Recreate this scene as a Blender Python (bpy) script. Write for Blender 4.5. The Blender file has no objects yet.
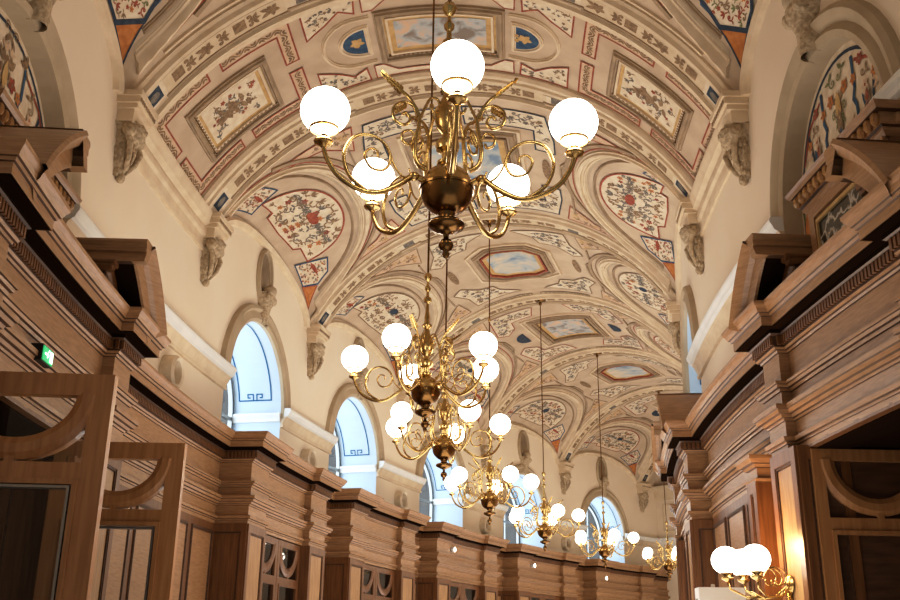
import bpy, bmesh, random
from math import *
from mathutils import Vector, Matrix, geometry
random.seed(7)
sc = bpy.context.scene
COL = sc.collection
# ------------------------------------------------------------------ the hall in plan: an arc about (CX, CY)
R = 32.52; CX = -.396 + R; CY = 8.939; EYE = 1.6
HW = 3.168; ZS = 6.9; RISE = 1.88; SEG = (HW*HW + RISE*RISE)/2/RISE
VM = SEG*asin(HW/SEG)                       # arc length of half the vault
KC = R*pi/180                               # metres per degree on the centre line
KL = (R+2.6)*pi/180; KR = (R-2.7)*pi/180
def P3(th, r, z):
    t = radians(th); return Vector((CX - r*cos(t), CY + r*sin(t), z))
BAND, PITCH = 4.794, 7.473
RIBS = [-7.85, .35, 4.5] + [BAND + PITCH*k for k in range(1, 6)]
BAYS = [-3.74] + [BAND + PITCH*(k+.5) for k in range(0, 5)]
TH0, TH1 = -15.0, 43.6
def sg(q):
    q = min(abs(q), HW); return ZS + sqrt(SEG*SEG - q*q) - (SEG - RISE)
def Zc(th, q):
    q = min(abs(q), HW); z = sg(q); s = (HW-q)/1.45
    if s < 1:
        for c in BAYS:
            t = abs(th-c)/3.3
            if t < 1:
                tb = (1-s**2.2)**(1/2.2)
                if t < tb: z += .74*(1-s)**2.2*sqrt(1-(t/tb)**2)
    d = (TH1-th)*KC
    if d < HW: z = min(z, sg(HW-max(d, 0)))
    return z

# ------------------------------------------------------------------ materials
def lin(c): return tuple(((x/255+.055)/1.055)**2.4 if x > 10 else x/255/12.92 for x in c) + (1,)
def newmat(n):
    m = bpy.data.materials.new(n); m.use_nodes = True; nt = m.node_tree; b = nt.nodes['Principled BSDF']; return m, nt, b
def mat(n, c, c2=None, rough=.6, metal=0, scale=(4, 4, 4), detail=4, bump=0, emit=None, es=0, lo=.35, hi=.65, bscale=None, coat=0):
    m, nt, b = newmat(n)
    b.inputs['Base Color'].default_value = lin(c); b.inputs['Roughness'].default_value = rough; b.inputs['Metallic'].default_value = metal
    if coat: b.inputs['Coat Weight'].default_value = coat; b.inputs['Coat Roughness'].default_value = .25
    if c2 or bump:
        tc = nt.nodes.new('ShaderNodeTexCoord'); mp = nt.nodes.new('ShaderNodeMapping'); mp.inputs['Scale'].default_value = scale
        nz = nt.nodes.new('ShaderNodeTexNoise'); nz.inputs['Scale'].default_value = 1; nz.inputs['Detail'].default_value = detail
        nt.links.new(tc.outputs['Object'], mp.inputs[0]); nt.links.new(mp.outputs[0], nz.inputs['Vector'])
        if c2:
            r = nt.nodes.new('ShaderNodeValToRGB'); r.color_ramp.elements[0].position = lo; r.color_ramp.elements[1].position = hi
            r.color_ramp.elements[0].color = lin(c); r.color_ramp.elements[1].color = lin(c2)
            nt.links.new(nz.outputs['Fac'], r.inputs[0]); nt.links.new(r.outputs[0], b.inputs['Base Color'])
        if bump:
            bp = nt.nodes.new('ShaderNodeBump'); bp.inputs['Strength'].default_value = bump; bp.inputs['Distance'].default_value = .02
            nt.links.new(nz.outputs['Fac'], bp.inputs['Height']); nt.links.new(bp.outputs[0], b.inputs['Normal'])
    if emit: b.inputs['Emission Color'].default_value = lin(emit); b.inputs['Emission Strength'].default_value = es
    return m
WV = mat('oak_upright', (98, 60, 31), (122, 80, 45), .4, scale=(40, 40, 2.4), detail=6, bump=.05, coat=.2)  # darker than the level oak to paint shade onto near-facing pier sides
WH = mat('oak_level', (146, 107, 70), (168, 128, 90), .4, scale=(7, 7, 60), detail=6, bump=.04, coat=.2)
WL = mat('oak_leaf', (158, 108, 64), (180, 130, 82), .35, scale=(30, 30, 2.4), detail=6, bump=.04, coat=.3)
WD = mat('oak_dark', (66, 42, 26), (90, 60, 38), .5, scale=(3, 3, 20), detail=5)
WP = mat('oak_panel', (150, 112, 72), (174, 136, 94), .42, scale=(30, 30, 4), detail=7, coat=.2)
WK = mat('painted_shade', (30, 18, 11), rough=1); WK.node_tree.nodes['Principled BSDF'].inputs['Specular IOR Level'].default_value = 0  # near-black wood colour, put in for the shade under soffits and lintels
PLW = mat('cream_plaster', (232, 214, 190), (236, 220, 198), .85, scale=(1, 1, 1), bump=.05)
PLC = mat('vault_plaster', (190, 167, 141), (206, 184, 158), .8, scale=(2.5, 2.5, 2.5), bump=.06)
PLG = mat('vault_grey', (176, 158, 134), (192, 172, 146), .8, scale=(3, 3, 3))
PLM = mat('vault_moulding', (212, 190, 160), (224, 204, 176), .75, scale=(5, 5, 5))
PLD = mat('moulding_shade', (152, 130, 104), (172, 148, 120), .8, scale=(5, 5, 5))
PLB = mat('taupe_archivolt', (176, 156, 128), (188, 168, 140), .8, scale=(3, 3, 3))
PLT = mat('cream_paint', (228, 212, 188), (214, 194, 166), .8, scale=(9, 9, 9))
WHT = mat('white_paint', (236, 234, 228), (226, 224, 220), .6, scale=(3, 3, 3))
STN = mat('carved_plaster', (160, 138, 110), (204, 182, 150), .8, scale=(26, 26, 26), bump=.9)
RED = mat('paint_red', (140, 62, 44), (168, 92, 66), .8, scale=(12, 12, 12))
BRN = mat('paint_umber', (122, 96, 70), (158, 130, 98), .8, scale=(20, 20, 20))
GRY = mat('paint_slate', (98, 92, 86), (136, 126, 112), .8, scale=(20, 20, 20))
BLU = mat('paint_blue', (40, 66, 96), (62, 92, 118), .8, scale=(12, 12, 12))
NVY = mat('paint_navy', (34, 48, 66), (58, 70, 84), .8, scale=(14, 14, 14))
ORA = mat('paint_orange', (176, 106, 52), (200, 132, 72), .8, scale=(14, 14, 14))
GRN = mat('paint_green', (104, 108, 66), (134, 132, 88), .8, scale=(14, 14, 14))
PNC = mat('paint_bone', (206, 184, 152), (216, 196, 166), .8, scale=(8, 8, 8))
PNK = mat('paint_rose', (204, 172, 142), (214, 186, 156), .8, scale=(8, 8, 8))
OCH = mat('paint_ochre', (190, 152, 96), (206, 172, 118), .8, scale=(10, 10, 10))
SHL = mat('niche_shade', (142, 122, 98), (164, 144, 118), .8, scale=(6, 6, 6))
JMB = mat('daylit_reveal', (190, 206, 220), (198, 214, 226), .7, scale=(1, 1, 1))  # white paint tinted blue, the daylight put into its colour
LBL = mat('reveal_blue_line', (28, 92, 138), rough=.7)
BRS = mat('brass', (206, 178, 122), (182, 148, 92), .26, 1, scale=(6, 6, 6))
BRD = mat('brass_dark', (136, 102, 60), (108, 78, 44), .24, 1, scale=(6, 6, 6))
EGG = mat('gilt_oak', (176, 130, 74), (150, 106, 58), .3, scale=(20, 20, 20), coat=.4)
GLB = mat('lit_opal_glass', (255, 250, 240), rough=.3, emit=(255, 244, 226), es=9)
BLK = mat('black_plastic', (20, 20, 20), rough=.5)
SGN = mat('exit_green', (10, 120, 70), rough=.4, emit=(30, 170, 100), es=1.2)
SGW = mat('exit_white', (240, 255, 245), rough=.4, emit=(225, 255, 240), es=2.5)
MET = mat('steel_grey', (150, 150, 148), rough=.35, metal=.9)
LMP = mat('spot_lens', (255, 250, 240), emit=(255, 244, 225), es=8)
FLR = mat('parquet', (120, 80, 48), (150, 106, 66), .35, scale=(3, 14, 3), detail=6)
def cloud(n, a, b_, c, sc_=2.2):
    m, nt, b = newmat(n); b.inputs['Roughness'].default_value = .8
    tc = nt.nodes.new('ShaderNodeTexCoord'); nz = nt.nodes.new('ShaderNodeTexNoise'); nz.inputs['Scale'].default_value = sc_; nz.inputs['Detail'].default_value = 3; nz.inputs['Distortion'].default_value = .6
    r = nt.nodes.new('ShaderNodeValToRGB'); r.color_ramp.elements[0].position = .36; r.color_ramp.elements[0].color = lin(a)
    r.color_ramp.elements[1].position = .66; r.color_ramp.elements[1].color = lin(c); e = r.color_ramp.elements.new(.5); e.color = lin(b_)
    nt.links.new(tc.outputs['Object'], nz.inputs['Vector']); nt.links.new(nz.outputs['Fac'], r.inputs[0]); nt.links.new(r.outputs[0], b.inputs['Base Color']); return m
SKY = cloud('painted_sky', (126, 146, 166), (178, 184, 184), (222, 200, 172))
FIG = cloud('painted_figures', (138, 124, 112), (178, 182, 182), (214, 180, 148), 4)
def marble():
    m, nt, b = newmat('dark_marble'); b.inputs['Roughness'].default_value = .15
    tc = nt.nodes.new('ShaderNodeTexCoord'); nz = nt.nodes.new('ShaderNodeTexNoise'); nz.inputs['Scale'].default_value = 3; nz.inputs['Detail'].default_value = 5
    mx = nt.nodes.new('ShaderNodeVectorMath'); mx.operation = 'MULTIPLY_ADD'; mx.inputs[1].default_value = (.5, .5, .5)
    nt.links.new(tc.outputs['Object'], nz.inputs['Vector']); nt.links.new(nz.outputs['Color'], mx.inputs[0]); nt.links.new(tc.outputs['Object'], mx.inputs[2])
    v = nt.nodes.new('ShaderNodeTexVoronoi'); v.feature = 'DISTANCE_TO_EDGE'; v.inputs['Scale'].default_value = 3.4
    nt.links.new(mx.outputs[0], v.inputs['Vector'])
    r = nt.nodes.new('ShaderNodeValToRGB'); r.color_ramp.elements[0].position = 0; r.color_ramp.elements[0].color = lin((200, 192, 180)); r.color_ramp.elements[1].position = .06; r.color_ramp.elements[1].color = lin((30, 32, 26))
    nt.links.new(v.outputs['Distance'], r.inputs[0]); nt.links.new(r.outputs[0], b.inputs['Base Color']); return m
MRB = marble()
def glass(n, tint, k):
    m = bpy.data.materials.new(n); m.use_nodes = True; nt = m.node_tree; nt.nodes.clear()
    o = nt.nodes.new('ShaderNodeOutputMaterial'); mx = nt.nodes.new('ShaderNodeMixShader'); t = nt.nodes.new('ShaderNodeBsdfTransparent'); g = nt.nodes.new('ShaderNodeBsdfGlossy')
    t.inputs[0].default_value = lin(tint); g.inputs['Roughness'].default_value = 0; fr = nt.nodes.new('ShaderNodeFresnel'); fr.inputs[0].default_value = k
    nt.links.new(fr.outputs[0], mx.inputs[0]); nt.links.new(t.outputs[0], mx.inputs[1]); nt.links.new(g.outputs[0], mx.inputs[2]); nt.links.new(mx.outputs[0], o.inputs[0]); return m
GLS = glass('pane_glass', (240, 244, 246), 1.45)
GLD = glass('cabinet_glass', (180, 172, 160), 1.6)

# ------------------------------------------------------------------ mesh builder
class MB:
    def __init__(s): s.v = []; s.f = []; s.m = []; s.mats = []
    def add(s, vs, fs, m):
        if m not in s.mats: s.mats.append(m)
        k = s.mats.index(m); n = len(s.v); s.v += [tuple(a) for a in vs]
        for f in fs: s.f.append([n+i for i in f]); s.m.append(k)
    def build(s, name, parent=None, smooth=False, kind=None, base=None, auto=False):
        me = bpy.data.meshes.new(name)
        o0 = base if base is not None else Vector((0, 0, 0))
        me.from_pydata([(a[0]-o0[0], a[1]-o0[1], a[2]-o0[2]) for a in s.v], [], s.f)
        for m in s.mats: me.materials.append(m)
        me.polygons.foreach_set('material_index', s.m)
        if smooth: me.polygons.foreach_set('use_smooth', [True]*len(me.polygons))
        me.update()
        if smooth and auto:
            try: me.set_sharp_from_angle(angle=radians(35))
            except Exception: pass
        o = bpy.data.objects.new(name, me); COL.objects.link(o)
        if parent is not None: o.parent = parent
        elif base is not None: o.location = o0
        if kind: o['kind'] = kind
        return o
def tag(o, label, cat, group=None):
    o['label'] = label; o['category'] = cat
    if group: o['group'] = group
    return o
def empty(name, loc, label=None, cat=None, group=None, kind=None):
    o = bpy.data.objects.new(name, None); COL.objects.link(o); o.location = loc; o.empty_display_size = .2
    if label: tag(o, label, cat, group)
    if kind: o['kind'] = kind
    return o
def dup(root, label=None, group=None):
    def cp(o, par):
        c = o.copy(); COL.objects.link(c)
        if par is not None: c.parent = par
        for ch in o.children: cp(ch, c)
        return c
    r = cp(root, None)
    if label: r['label'] = label
    if group: r['group'] = group
    return r
def put(o, th, r, z, dth=None):
    o.location = P3(th, r, z); o.rotation_euler = (0, 0, -radians(th if dth is None else dth)); return o

# ------------------------------------------------------------------ surface maps  (u along the hall in metres, v up/across, h out of the surface)
def Mwall(th0, q0, side):
    K = KL if side > 0 else KR
    return lambda u, v, h: P3(th0 + u/K, R + side*(q0-h), v)
def Mceil(th0):
    def f(u, v, h):
        th = th0 + u/KC; s = 1 if v >= 0 else -1; ph = min(abs(v), VM)/SEG; q = SEG*sin(ph)
        return P3(th, R + s*(q - h*sin(ph)), Zc(th, q) - h*cos(ph))
    return f
def Mflat(o, ax, ay, az): return lambda u, v, h: o + ax*u + ay*v + az*h
def dens(pts, step, closed=False):
    out = []; n = len(pts)
    for i in range(n if closed else n-1):
        a, b = pts[i], pts[(i+1) % n]; d = hypot(b[0]-a[0], b[1]-a[1]); k = max(1, int(ceil(d/step)))
        for j in range(k): out.append((a[0]+(b[0]-a[0])*j/k, a[1]+(b[1]-a[1])*j/k))
    if not closed: out.append(pts[-1])
    return out
def offs(pts, closed):
    n = len(pts); res = []
    for i in range(n):
        a = pts[i-1] if (i > 0 or closed) else None; b = pts[(i+1) % n] if (i < n-1 or closed) else None; p = pts[i]
        ds = []
        for s, e in ((a, p), (p, b)):
            if s is None or e is None: continue
            l = hypot(e[0]-s[0], e[1]-s[1])
            if l > 1e-9: ds.append(((e[0]-s[0])/l, (e[1]-s[1])/l))
        if not ds: ds = [(1, 0)]
        nx = -sum(d[1] for d in ds)/len(ds); ny = sum(d[0] for d in ds)/len(ds); l2 = nx*nx+ny*ny
        k = 1/max(l2, .3); res.append((nx*k, ny*k))
    return res
def prof(mb, M, pts, pr, m, closed=False, step=.15, caps=True, close_pr=False):
    pts = dens(pts, step, closed) if step else pts; of = offs(pts, closed); n = len(pts); k = len(pr); vs = []
    for (x, y), (ox, oy) in zip(pts, of):
        for (w, h) in pr: vs.append(M(x+ox*w, y+oy*w, h))
    fs = []
    for i in range(n if closed else n-1):
        j = (i+1) % n
        for a in range(k if close_pr else k-1):
            b = (a+1) % k; fs.append([i*k+a, i*k+b, j*k+b, j*k+a])
    if caps and not closed: fs += [list(range(k)), [(n-1)*k+a for a in range(k-1, -1, -1)]]
    mb.add(vs, fs, m)
def bar(mb, M, pts, w, h0, h1, m, closed=False, step=.15):
    prof(mb, M, pts, [(-w/2, h0), (-w/2, h1), (w/2, h1), (w/2, h0)], m, closed, step)
def rib_(mb, M, pts, w, h, m, closed=False, step=.12):       # flat painted line
    prof(mb, M, pts, [(-w/2, h), (w/2, h)], m, closed, step, caps=False)
def mould(mb, M, pts, w, H, m, closed=False, step=.15, h0=0):  # rounded moulding
    prof(mb, M, pts, [(-w/2, h0), (-w/2, h0+H*.45), (-w*.3, h0+H*.5), (-w*.22, h0+H*.9), (0, h0+H), (w*.22, h0+H*.9), (w*.3, h0+H*.4), (w/2, h0+H*.35), (w/2, h0)], m, closed, step)
def inside(p, poly):
    x, y = p; c = False; n = len(poly)
    for i in range(n):
        x1, y1 = poly[i]; x2, y2 = poly[(i+1) % n]
        if (y1 > y) != (y2 > y) and x < (x2-x1)*(y-y1)/(y2-y1)+x1: c = not c
    return c
def fill(mb, M, poly, h, m, step=.14):
    pl = dens(poly, step, True); n = len(pl); vs = [Vector(p) for p in pl]
    x0 = min(p[0] for p in pl); x1 = max(p[0] for p in pl); y0 = min(p[1] for p in pl); y1 = max(p[1] for p in pl)
    x = x0+step*.5
    while x < x1:
        y = y0+step*.5
        while y < y1:
            if inside((x, y), pl) and min((x-a)**2+(y-b)**2 for a, b in pl) > (step*.4)**2: vs.append(Vector((x, y)))
            y += step
        x += step
    r = geometry.delaunay_2d_cdt(vs, [(i, (i+1) % n) for i in range(n)], [], 1, 1e-6)
    mb.add([M(p[0], p[1], h) for p in r[0]], [list(f) for f in r[2]], m)
def leaf(mb, M, u, v, a, l, w, h, m):
    c, s = cos(a), sin(a)
    pts = [(0, 0), (.3*l, .5*w), (.7*l, .4*w), (l, 0), (.7*l, -.4*w), (.3*l, -.5*w)]
    mb.add([M(u+x*c-y*s, v+x*s+y*c, h) for x, y in pts], [range(6)], m)
def curl(mb, M, u, v, a, size, w, h, m, sgn=1, turns=1.35, n=16):
    pts = []; ph = 0
    x, y = u, v; L = size*3.2
    for i in range(n+1):
        t = i/n; pts.append((x, y)); ph = a + sgn*turns*2*pi*t*(.35+.65*t); d = L/n*(1-.6*t)
        x += cos(ph)*d; y += sin(ph)*d
    rib_(mb, M, pts, w, h, m, step=0)
    return pts[-1]
def flower(mb, M, u, v, s, h, m, m2):
    for k in range(5): leaf(mb, M, u, v, k*2*pi/5, s, s*.7, h, m)
    leaf(mb, M, u-s*.25, v, 0, s*.5, s*.5, h+.002, m2)
def ell(cx, cy, a, b, n=28, t0=0, t1=2*pi, full=True):
    return [(cx+a*cos(t0+(t1-t0)*i/n), cy+b*sin(t0+(t1-t0)*i/n)) for i in range(n+(0 if full else 1))]
def arab(mb, M, poly, h, mats, rng, dens_=14, size=.09, mirror=None, w=.016, accents=()):
    # painted grotesque work: curls, leaves and blossoms scattered inside a panel, mirrored about u = mirror
    x0 = min(p[0] for p in poly); x1 = max(p[0] for p in poly); y0 = min(p[1] for p in poly); y1 = max(p[1] for p in poly)
    A = (x1-x0)*(y1-y0); n = int(A*dens_); k = 0; tries = 0; used = []
    while k < n and tries < n*12:
        tries += 1
        x = rng.uniform(x0, x1); y = rng.uniform(y0, y1)
        if mirror is not None and x > mirror: x = 2*mirror-x
        if not all(inside((x+dx*size*.9, y+dy*size*.9), poly) for dx, dy in ((1, 0), (-1, 0), (0, 1), (0, -1))): continue
        if any((x-a)**2+(y-b)**2 < (size*.8)**2 for a, b in used): continue
        used.append((x, y)); k += 1
        m = rng.choice(mats); a = rng.uniform(0, 2*pi); kind = rng.random(); s = size*rng.uniform(.6, 1)
        for sg_ in ((1, -1) if mirror is not None else (1,)):
            xx = x if sg_ > 0 else 2*mirror-x; aa = a if sg_ > 0 else pi-a
            if kind < .5:
                curl(mb, M, xx, y, aa, s, w, h, m, sg_)
                leaf(mb, M, xx, y, aa+sg_*2.4, s*.9, s*.35, h, m); leaf(mb, M, xx, y, aa-sg_*1.8, s*.8, s*.3, h, m)
            elif kind < .8:
                for j in (-.7, 0, .7): leaf(mb, M, xx, y, aa+j, s*1.1, s*.4, h, m)
                leaf(mb, M, xx, y, aa+pi, s*.9, s*.25, h, m)
            else: flower(mb, M, xx, y, s*.6, h, rng.choice(accents) if accents else m, mats[0])
def vine(mb, M, a, b, amp, h, m, rng, w=.016, per=.22, leafs=.09):
    L = hypot(b[0]-a[0], b[1]-a[1]); tx, ty = (b[0]-a[0])/L, (b[1]-a[1])/L; n = max(4, int(L/.035)); pts = []
    for i in range(n+1):
        s = L*i/n; o = amp*sin(2*pi*s/per); pts.append((a[0]+tx*s-ty*o, a[1]+ty*s+tx*o))
    rib_(mb, M, pts, w, h, m, step=0)
    s = per*.25; k = 0; an = atan2(ty, tx)
    while s < L:
        sg_ = 1 if k % 2 == 0 else -1; x, y = a[0]+tx*s-ty*amp*sg_*.2, a[1]+ty*s+tx*amp*sg_*.2
        leaf(mb, M, x, y, an-sg_*.9, leafs, leafs*.45, h, m); leaf(mb, M, x, y, an-sg_*2.2, leafs*.8, leafs*.4, h, m)
        s += per*.5; k += 1
def chain(mb, M, u, v0, v1, hw, h, m, rng):          # grisaille trophies and garlands down a rib
    v = v0; k = 0; d = 1 if v1 > v0 else -1
    while (v1-v)*d > .1:
        if k % 4 == 0:
            mb_ = [(u-hw*.7, v), (u+hw*.7, v), (u+hw*.7, v+d*.16), (u-hw*.7, v+d*.16)]; fill(mb, M, mb_, h, m, .2); v += d*.2
        elif k % 4 == 2:
            flower(mb, M, u, v+d*.1, hw*.9, h, m, m)
            for s in (-1, 1): leaf(mb, M, u, v+d*.1, pi/2+s*.4, hw*1.6, hw*.6, h, m)
            v += d*.26
        else:
            for s in (-1, 1):
                curl(mb, M, u, v, pi/2*d+s*.5, hw*.75, hw*.22, h, m, s, n=10); leaf(mb, M, u, v+d*.06, pi/2*d+s*1.0, hw*1.0, hw*.5, h, m)
            leaf(mb, M, u, v, pi/2*d, hw*1.5, hw*.5, h, m); v += d*.2
        k += 1
# solids
def tube(mb, pts, rad, m, n=8, cap=True):
    pts = [Vector(p) for p in pts]; N = len(pts); rr = rad if isinstance(rad, (list, tuple)) else [rad]*N
    t0 = (pts[1]-pts[0]).normalized(); nn = t0.orthogonal().normalized(); vs = []
    for i, p in enumerate(pts):
        t = (pts[min(i+1, N-1)]-pts[max(i-1, 0)]).normalized(); nn = (nn-t*nn.dot(t)).normalized(); b = t.cross(nn)
        for k in range(n):
            a = 2*pi*k/n; vs.append(p+(nn*cos(a)+b*sin(a))*rr[i])
    fs = [[i*n+k, i*n+(k+1) % n, (i+1)*n+(k+1) % n, (i+1)*n+k] for i in range(N-1) for k in range(n)]
    if cap: fs += [list(range(n)), [(N-1)*n+k for k in range(n)]]
    mb.add(vs, fs, m)
def lathe(mb, c, pr, m, n=24, ax=None):
    c = Vector(c); Q = Vector((0, 0, 1)).rotation_difference(ax).to_matrix() if ax is not None else Matrix.Identity(3)
    vs = [c+Q@Vector((r*cos(2*pi*k/n), r*sin(2*pi*k/n), z)) for r, z in pr for k in range(n)]; N = len(pr)
    mb.add(vs, [[i*n+k, i*n+(k+1) % n, (i+1)*n+(k+1) % n, (i+1)*n+k] for i in range(N-1) for k in range(n)], m)
def box(mb, M, u0, u1, v0, v1, h0, h1, m, seg=.5):
    n = max(1, int(ceil((u1-u0)/seg))); vs = []
    for i in range(n+1):
        u = u0+(u1-u0)*i/n
        vs += [M(u, v0, h0), M(u, v1, h0), M(u, v1, h1), M(u, v0, h1)]
    fs = [[i*4+a, i*4+(a+1) % 4, (i+1)*4+(a+1) % 4, (i+1)*4+a] for i in range(n) for a in range(4)] + [[0, 1, 2, 3], [n*4+3, n*4+2, n*4+1, n*4]]
    mb.add(vs, fs, m)
def blob(mb, c, sx, sy, sz, m, n=10, rot=None):
    c = Vector(c); Q = rot or Matrix.Identity(3); vs = []; N = max(4, n//2+1)
    for i in range(N+1):
        p = pi*i/N
        for k in range(n): vs.append(c+Q@Vector((sx*sin(p)*cos(2*pi*k/n), sy*sin(p)*sin(2*pi*k/n), sz*cos(p))))
    mb.add(vs, [[i*n+k, i*n+(k+1) % n, (i+1)*n+(k+1) % n, (i+1)*n+k] for i in range(N) for k in range(n)], m)

# ------------------------------------------------------------------ camera (solved from the photograph's vanishing points)
f_, p_, yw, rl = 992.5, radians(19.626), radians(-1.163), radians(-.754)
def ray(x, y):
    u, v = x-450, 300-y
    u, v = u*cos(-rl)-v*sin(-rl), u*sin(-rl)+v*cos(-rl)
    Y = f_*cos(p_)-v*sin(p_); Z = f_*sin(p_)+v*cos(p_); X = u
    return Vector((X*cos(-yw)-Y*sin(-yw), X*sin(-yw)+Y*cos(-yw), Z))
fw = ray(450, 300).normalized(); rt = (ray(550, 300)-ray(450, 300)).normalized(); up = rt.cross(fw)
cam = bpy.data.cameras.new('camera'); co = bpy.data.objects.new('camera', cam); COL.objects.link(co)
mw = Matrix((rt, up, -fw)).transposed().to_4x4(); mw.translation = (0, 0, EYE); co.matrix_world = mw
cam.sensor_width = 36; cam.lens = f_/900*36; cam.clip_end = 200; cam.clip_start = .05; sc.camera = co

# ================================================================== THE SHELL
WIN = {1: BAYS[1:], -1: BAYS[1:]}
AH = 1.9                                            # half width of an arched opening, degrees
Z_SILL, Z_SPR, A_R = 4.3, 5.08, 1.17
DOORC = {1: -3.9, -1: -4.7}; DHW = 1.62; DTOP = 3.08
def hole(th, side):
    hs = []
    if abs(th-DOORC[side]) < DHW: hs.append((-1, DTOP))
    for c in BAYS:
        t = abs(th-c)/AH
        if t < 1: hs.append((Z_SILL, Z_SPR+A_R*sqrt(1-t*t)))
    return hs
def wall(side, name):
    mb = MB(); ths = set(); x = TH0
    while x < TH1: ths.add(round(x, 3)); x += .4
    ths.add(TH1)
    for c in BAYS:
        for k in range(25): ths.add(round(c+AH*cos(pi*k/24), 4))
        for k in range(19): ths.add(round(c+3.3*cos(pi*k/18), 4))
    for e in (-1, 1): ths.add(round(DOORC[side]+e*DHW, 4))
    ths = sorted(t for t in ths if TH0 <= t <= TH1); r = R+side*HW
    for a, b in zip(ths, ths[1:]):
        if b-a < 1e-4: continue
        m_ = (a+b)/2; hm = hole(m_, side)
        ha, hb = hole(a+1e-5, side), hole(b-1e-5, side)
        za, zb = Zc(a, HW)+.01, Zc(b, HW)+.01
        segs = []; la = lb = 0
        for i, hh in enumerate(hm):
            A = ha[i] if i < len(ha) else hh; B = hb[i] if i < len(hb) else hh
            segs.append((la, A[0], lb, B[0])); la, lb = A[1], B[1]
        segs.append((la, za, lb, zb))
        for a0, a1, b0, b1 in segs:
            if a1-a0 < 1e-4 and b1-b0 < 1e-4: continue
            if a1 < a0: continue
            mb.add([P3(a, r, a0), P3(b, r, b0), P3(b, r, b1), P3(a, r, a1)], [[0, 1, 2, 3]], PLW)
    return mb.build(name, kind='structure')
wall(1, 'wall_left'); wall(-1, 'wall_right')
mb = MB(); n = 60                                    # floor
vs = []; 
for i in range(n+1):
    th = TH0+(TH1-TH0+1)*i/n; vs += [P3(th, R+4.8, 0), P3(th, R-4.8, 0)]
mb.add(vs, [[2*i, 2*i+1, 2*i+3, 2*i+2] for i in range(n)], FLR); mb.build('floor', kind='structure')
mb = MB()                                            # end wall of the hall
nn = 16
for i in range(nn):
    qa = -4.6+9.2*i/nn; qb = -4.6+9.2*(i+1)/nn
    mb.add([P3(TH1, R+qa, 0), P3(TH1, R+qb, 0), P3(TH1, R+qb, 7.1), P3(TH1, R+qa, 7.1)], [[0, 1, 2, 3]], PLW)
e0 = P3(TH1, R, 0); ex = (P3(TH1, R+1, 0)-e0).normalized(); ey = Vector((0, 0, 1)); ez = ex.cross(ey); 
if ez.dot(P3(TH1-3, R, 0)-e0) < 0: ez = -ez
ME = Mflat(e0, ex, ey, ez)
prof(mb, ME, [(-3.2, 6.9), (3.2, 6.9)], [(-.42, 0), (-.42, .06), (-.3, .09), (-.26, .1), (-.1, .14), (-.06, .22), (0, .26), (.03, .26), (.03, 0)], PLM)
prof(mb, ME, [(-3.2, 5.25), (3.2, 5.25)], [(-.3, 0), (-.3, .05), (-.12, .07), (-.06, .13), (0, .15), (.02, 0)], WHT)
bar(mb, ME, [(1.9, 5.5), (2.9, 5.5), (2.9, 6.35), (1.9, 6.35)], .05, 0, .02, PLM, closed=True)
bar(mb, ME, [(-1.9, 5.5), (1.5, 5.5), (1.5, 6.35), (-1.9, 6.35)], .05, 0, .02, PLM, closed=True)
mb.build('wall_far', kind='structure')

# vault
ceiling_ = None
mb = MB(); NT = int((TH1-TH0)/.2); NV = 96
vs = []; Mc0 = Mceil(0)
for i in range(NT+1):
    th = TH0+(TH1-TH0)*i/NT
    for j in range(NV+1): vs.append(Mc0(th*KC, -VM+2*VM*j/NV, 0))
mb.add(vs, [[i*(NV+1)+j, i*(NV+1)+j+1, (i+1)*(NV+1)+j+1, (i+1)*(NV+1)+j] for i in range(NT) for j in range(NV)], PLC)
ceiling_ = mb.build('ceiling', smooth=True, kind='structure')
def V(q): return SEG*asin(min(1, max(-1, q/SEG)))

# ---- transverse ribs
def make_rib(th, wide, seed):
    rng = random.Random(seed); M = Mceil(th); mb = MB(); L = [(0, -VM+.02), (0, VM-.02)]
    s = wide
    prof(mb, M, L, [(-s, 0), (-s, .03), (-s*.86, .05), (-s*.8, .1), (-s*.66, .11), (-s*.62, .07), (-s*.56, .06), (s*.56, .06), (s*.62, .07), (s*.66, .11), (s*.8, .1), (s*.86, .05), (s, .03), (s, 0)], PLM, step=.12)
    mb.build('rib', ceiling_, smooth=True, auto=True)
    mb = MB()
    for sd in (-1, 1):
        v = 3.56
        fill(mb, M, [(-s*.48, sd*(v-.17)), (s*.48, sd*(v-.17)), (s*.48, sd*(v+.2)), (-s*.48, sd*(v+.2))], .064, PLT)
        fill(mb, M, [(-s*.34, sd*(v-.11)), (s*.34, sd*(v-.11)), (s*.34, sd*(v+.12)), (-s*.34, sd*(v+.12))], .068, NVY)
        fill(mb, M, ell(0, sd*v, s*.2, .08, 10), .071, GRY)
        for a, b in ((3.38, 1.75), (1.3, .12)):
            fill(mb, M, [(-s*.5, sd*a), (s*.5, sd*a), (s*.5, sd*b), (-s*.5, sd*b)], .064, PNC, .25)
            chain(mb, M, 0, sd*(a-.12), sd*(b+.1), s*.38, .068, BRN, rng)
        v = 1.52
        fill(mb, M, [(-s*.5, sd*(v-.17)), (s*.5, sd*(v-.17)), (s*.5, sd*(v+.17)), (-s*.5, sd*(v+.17))], .064, PLT)
        fill(mb, M, [(-s*.3, sd*(v-.1)), (s*.3, sd*(v-.1)), (s*.3, sd*(v+.1)), (-s*.3, sd*(v+.1))], .068, GRY)
        for e in (-1, 1):
            bar(mb, M, [(e*s*.52, sd*3.42), (e*s*.52, sd*1.72), (e*s*.4, sd*1.72), (e*s*.4, sd*1.32), (e*s*.52, sd*1.32), (e*s*.52, 0)], .025, .06, .078, PLD)
    mb.build('painted_rib_ornament', ceiling_)
for i, th in enumerate(RIBS):
    make_rib(th, .27 if i < 3 else .25, 10+i)

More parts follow.
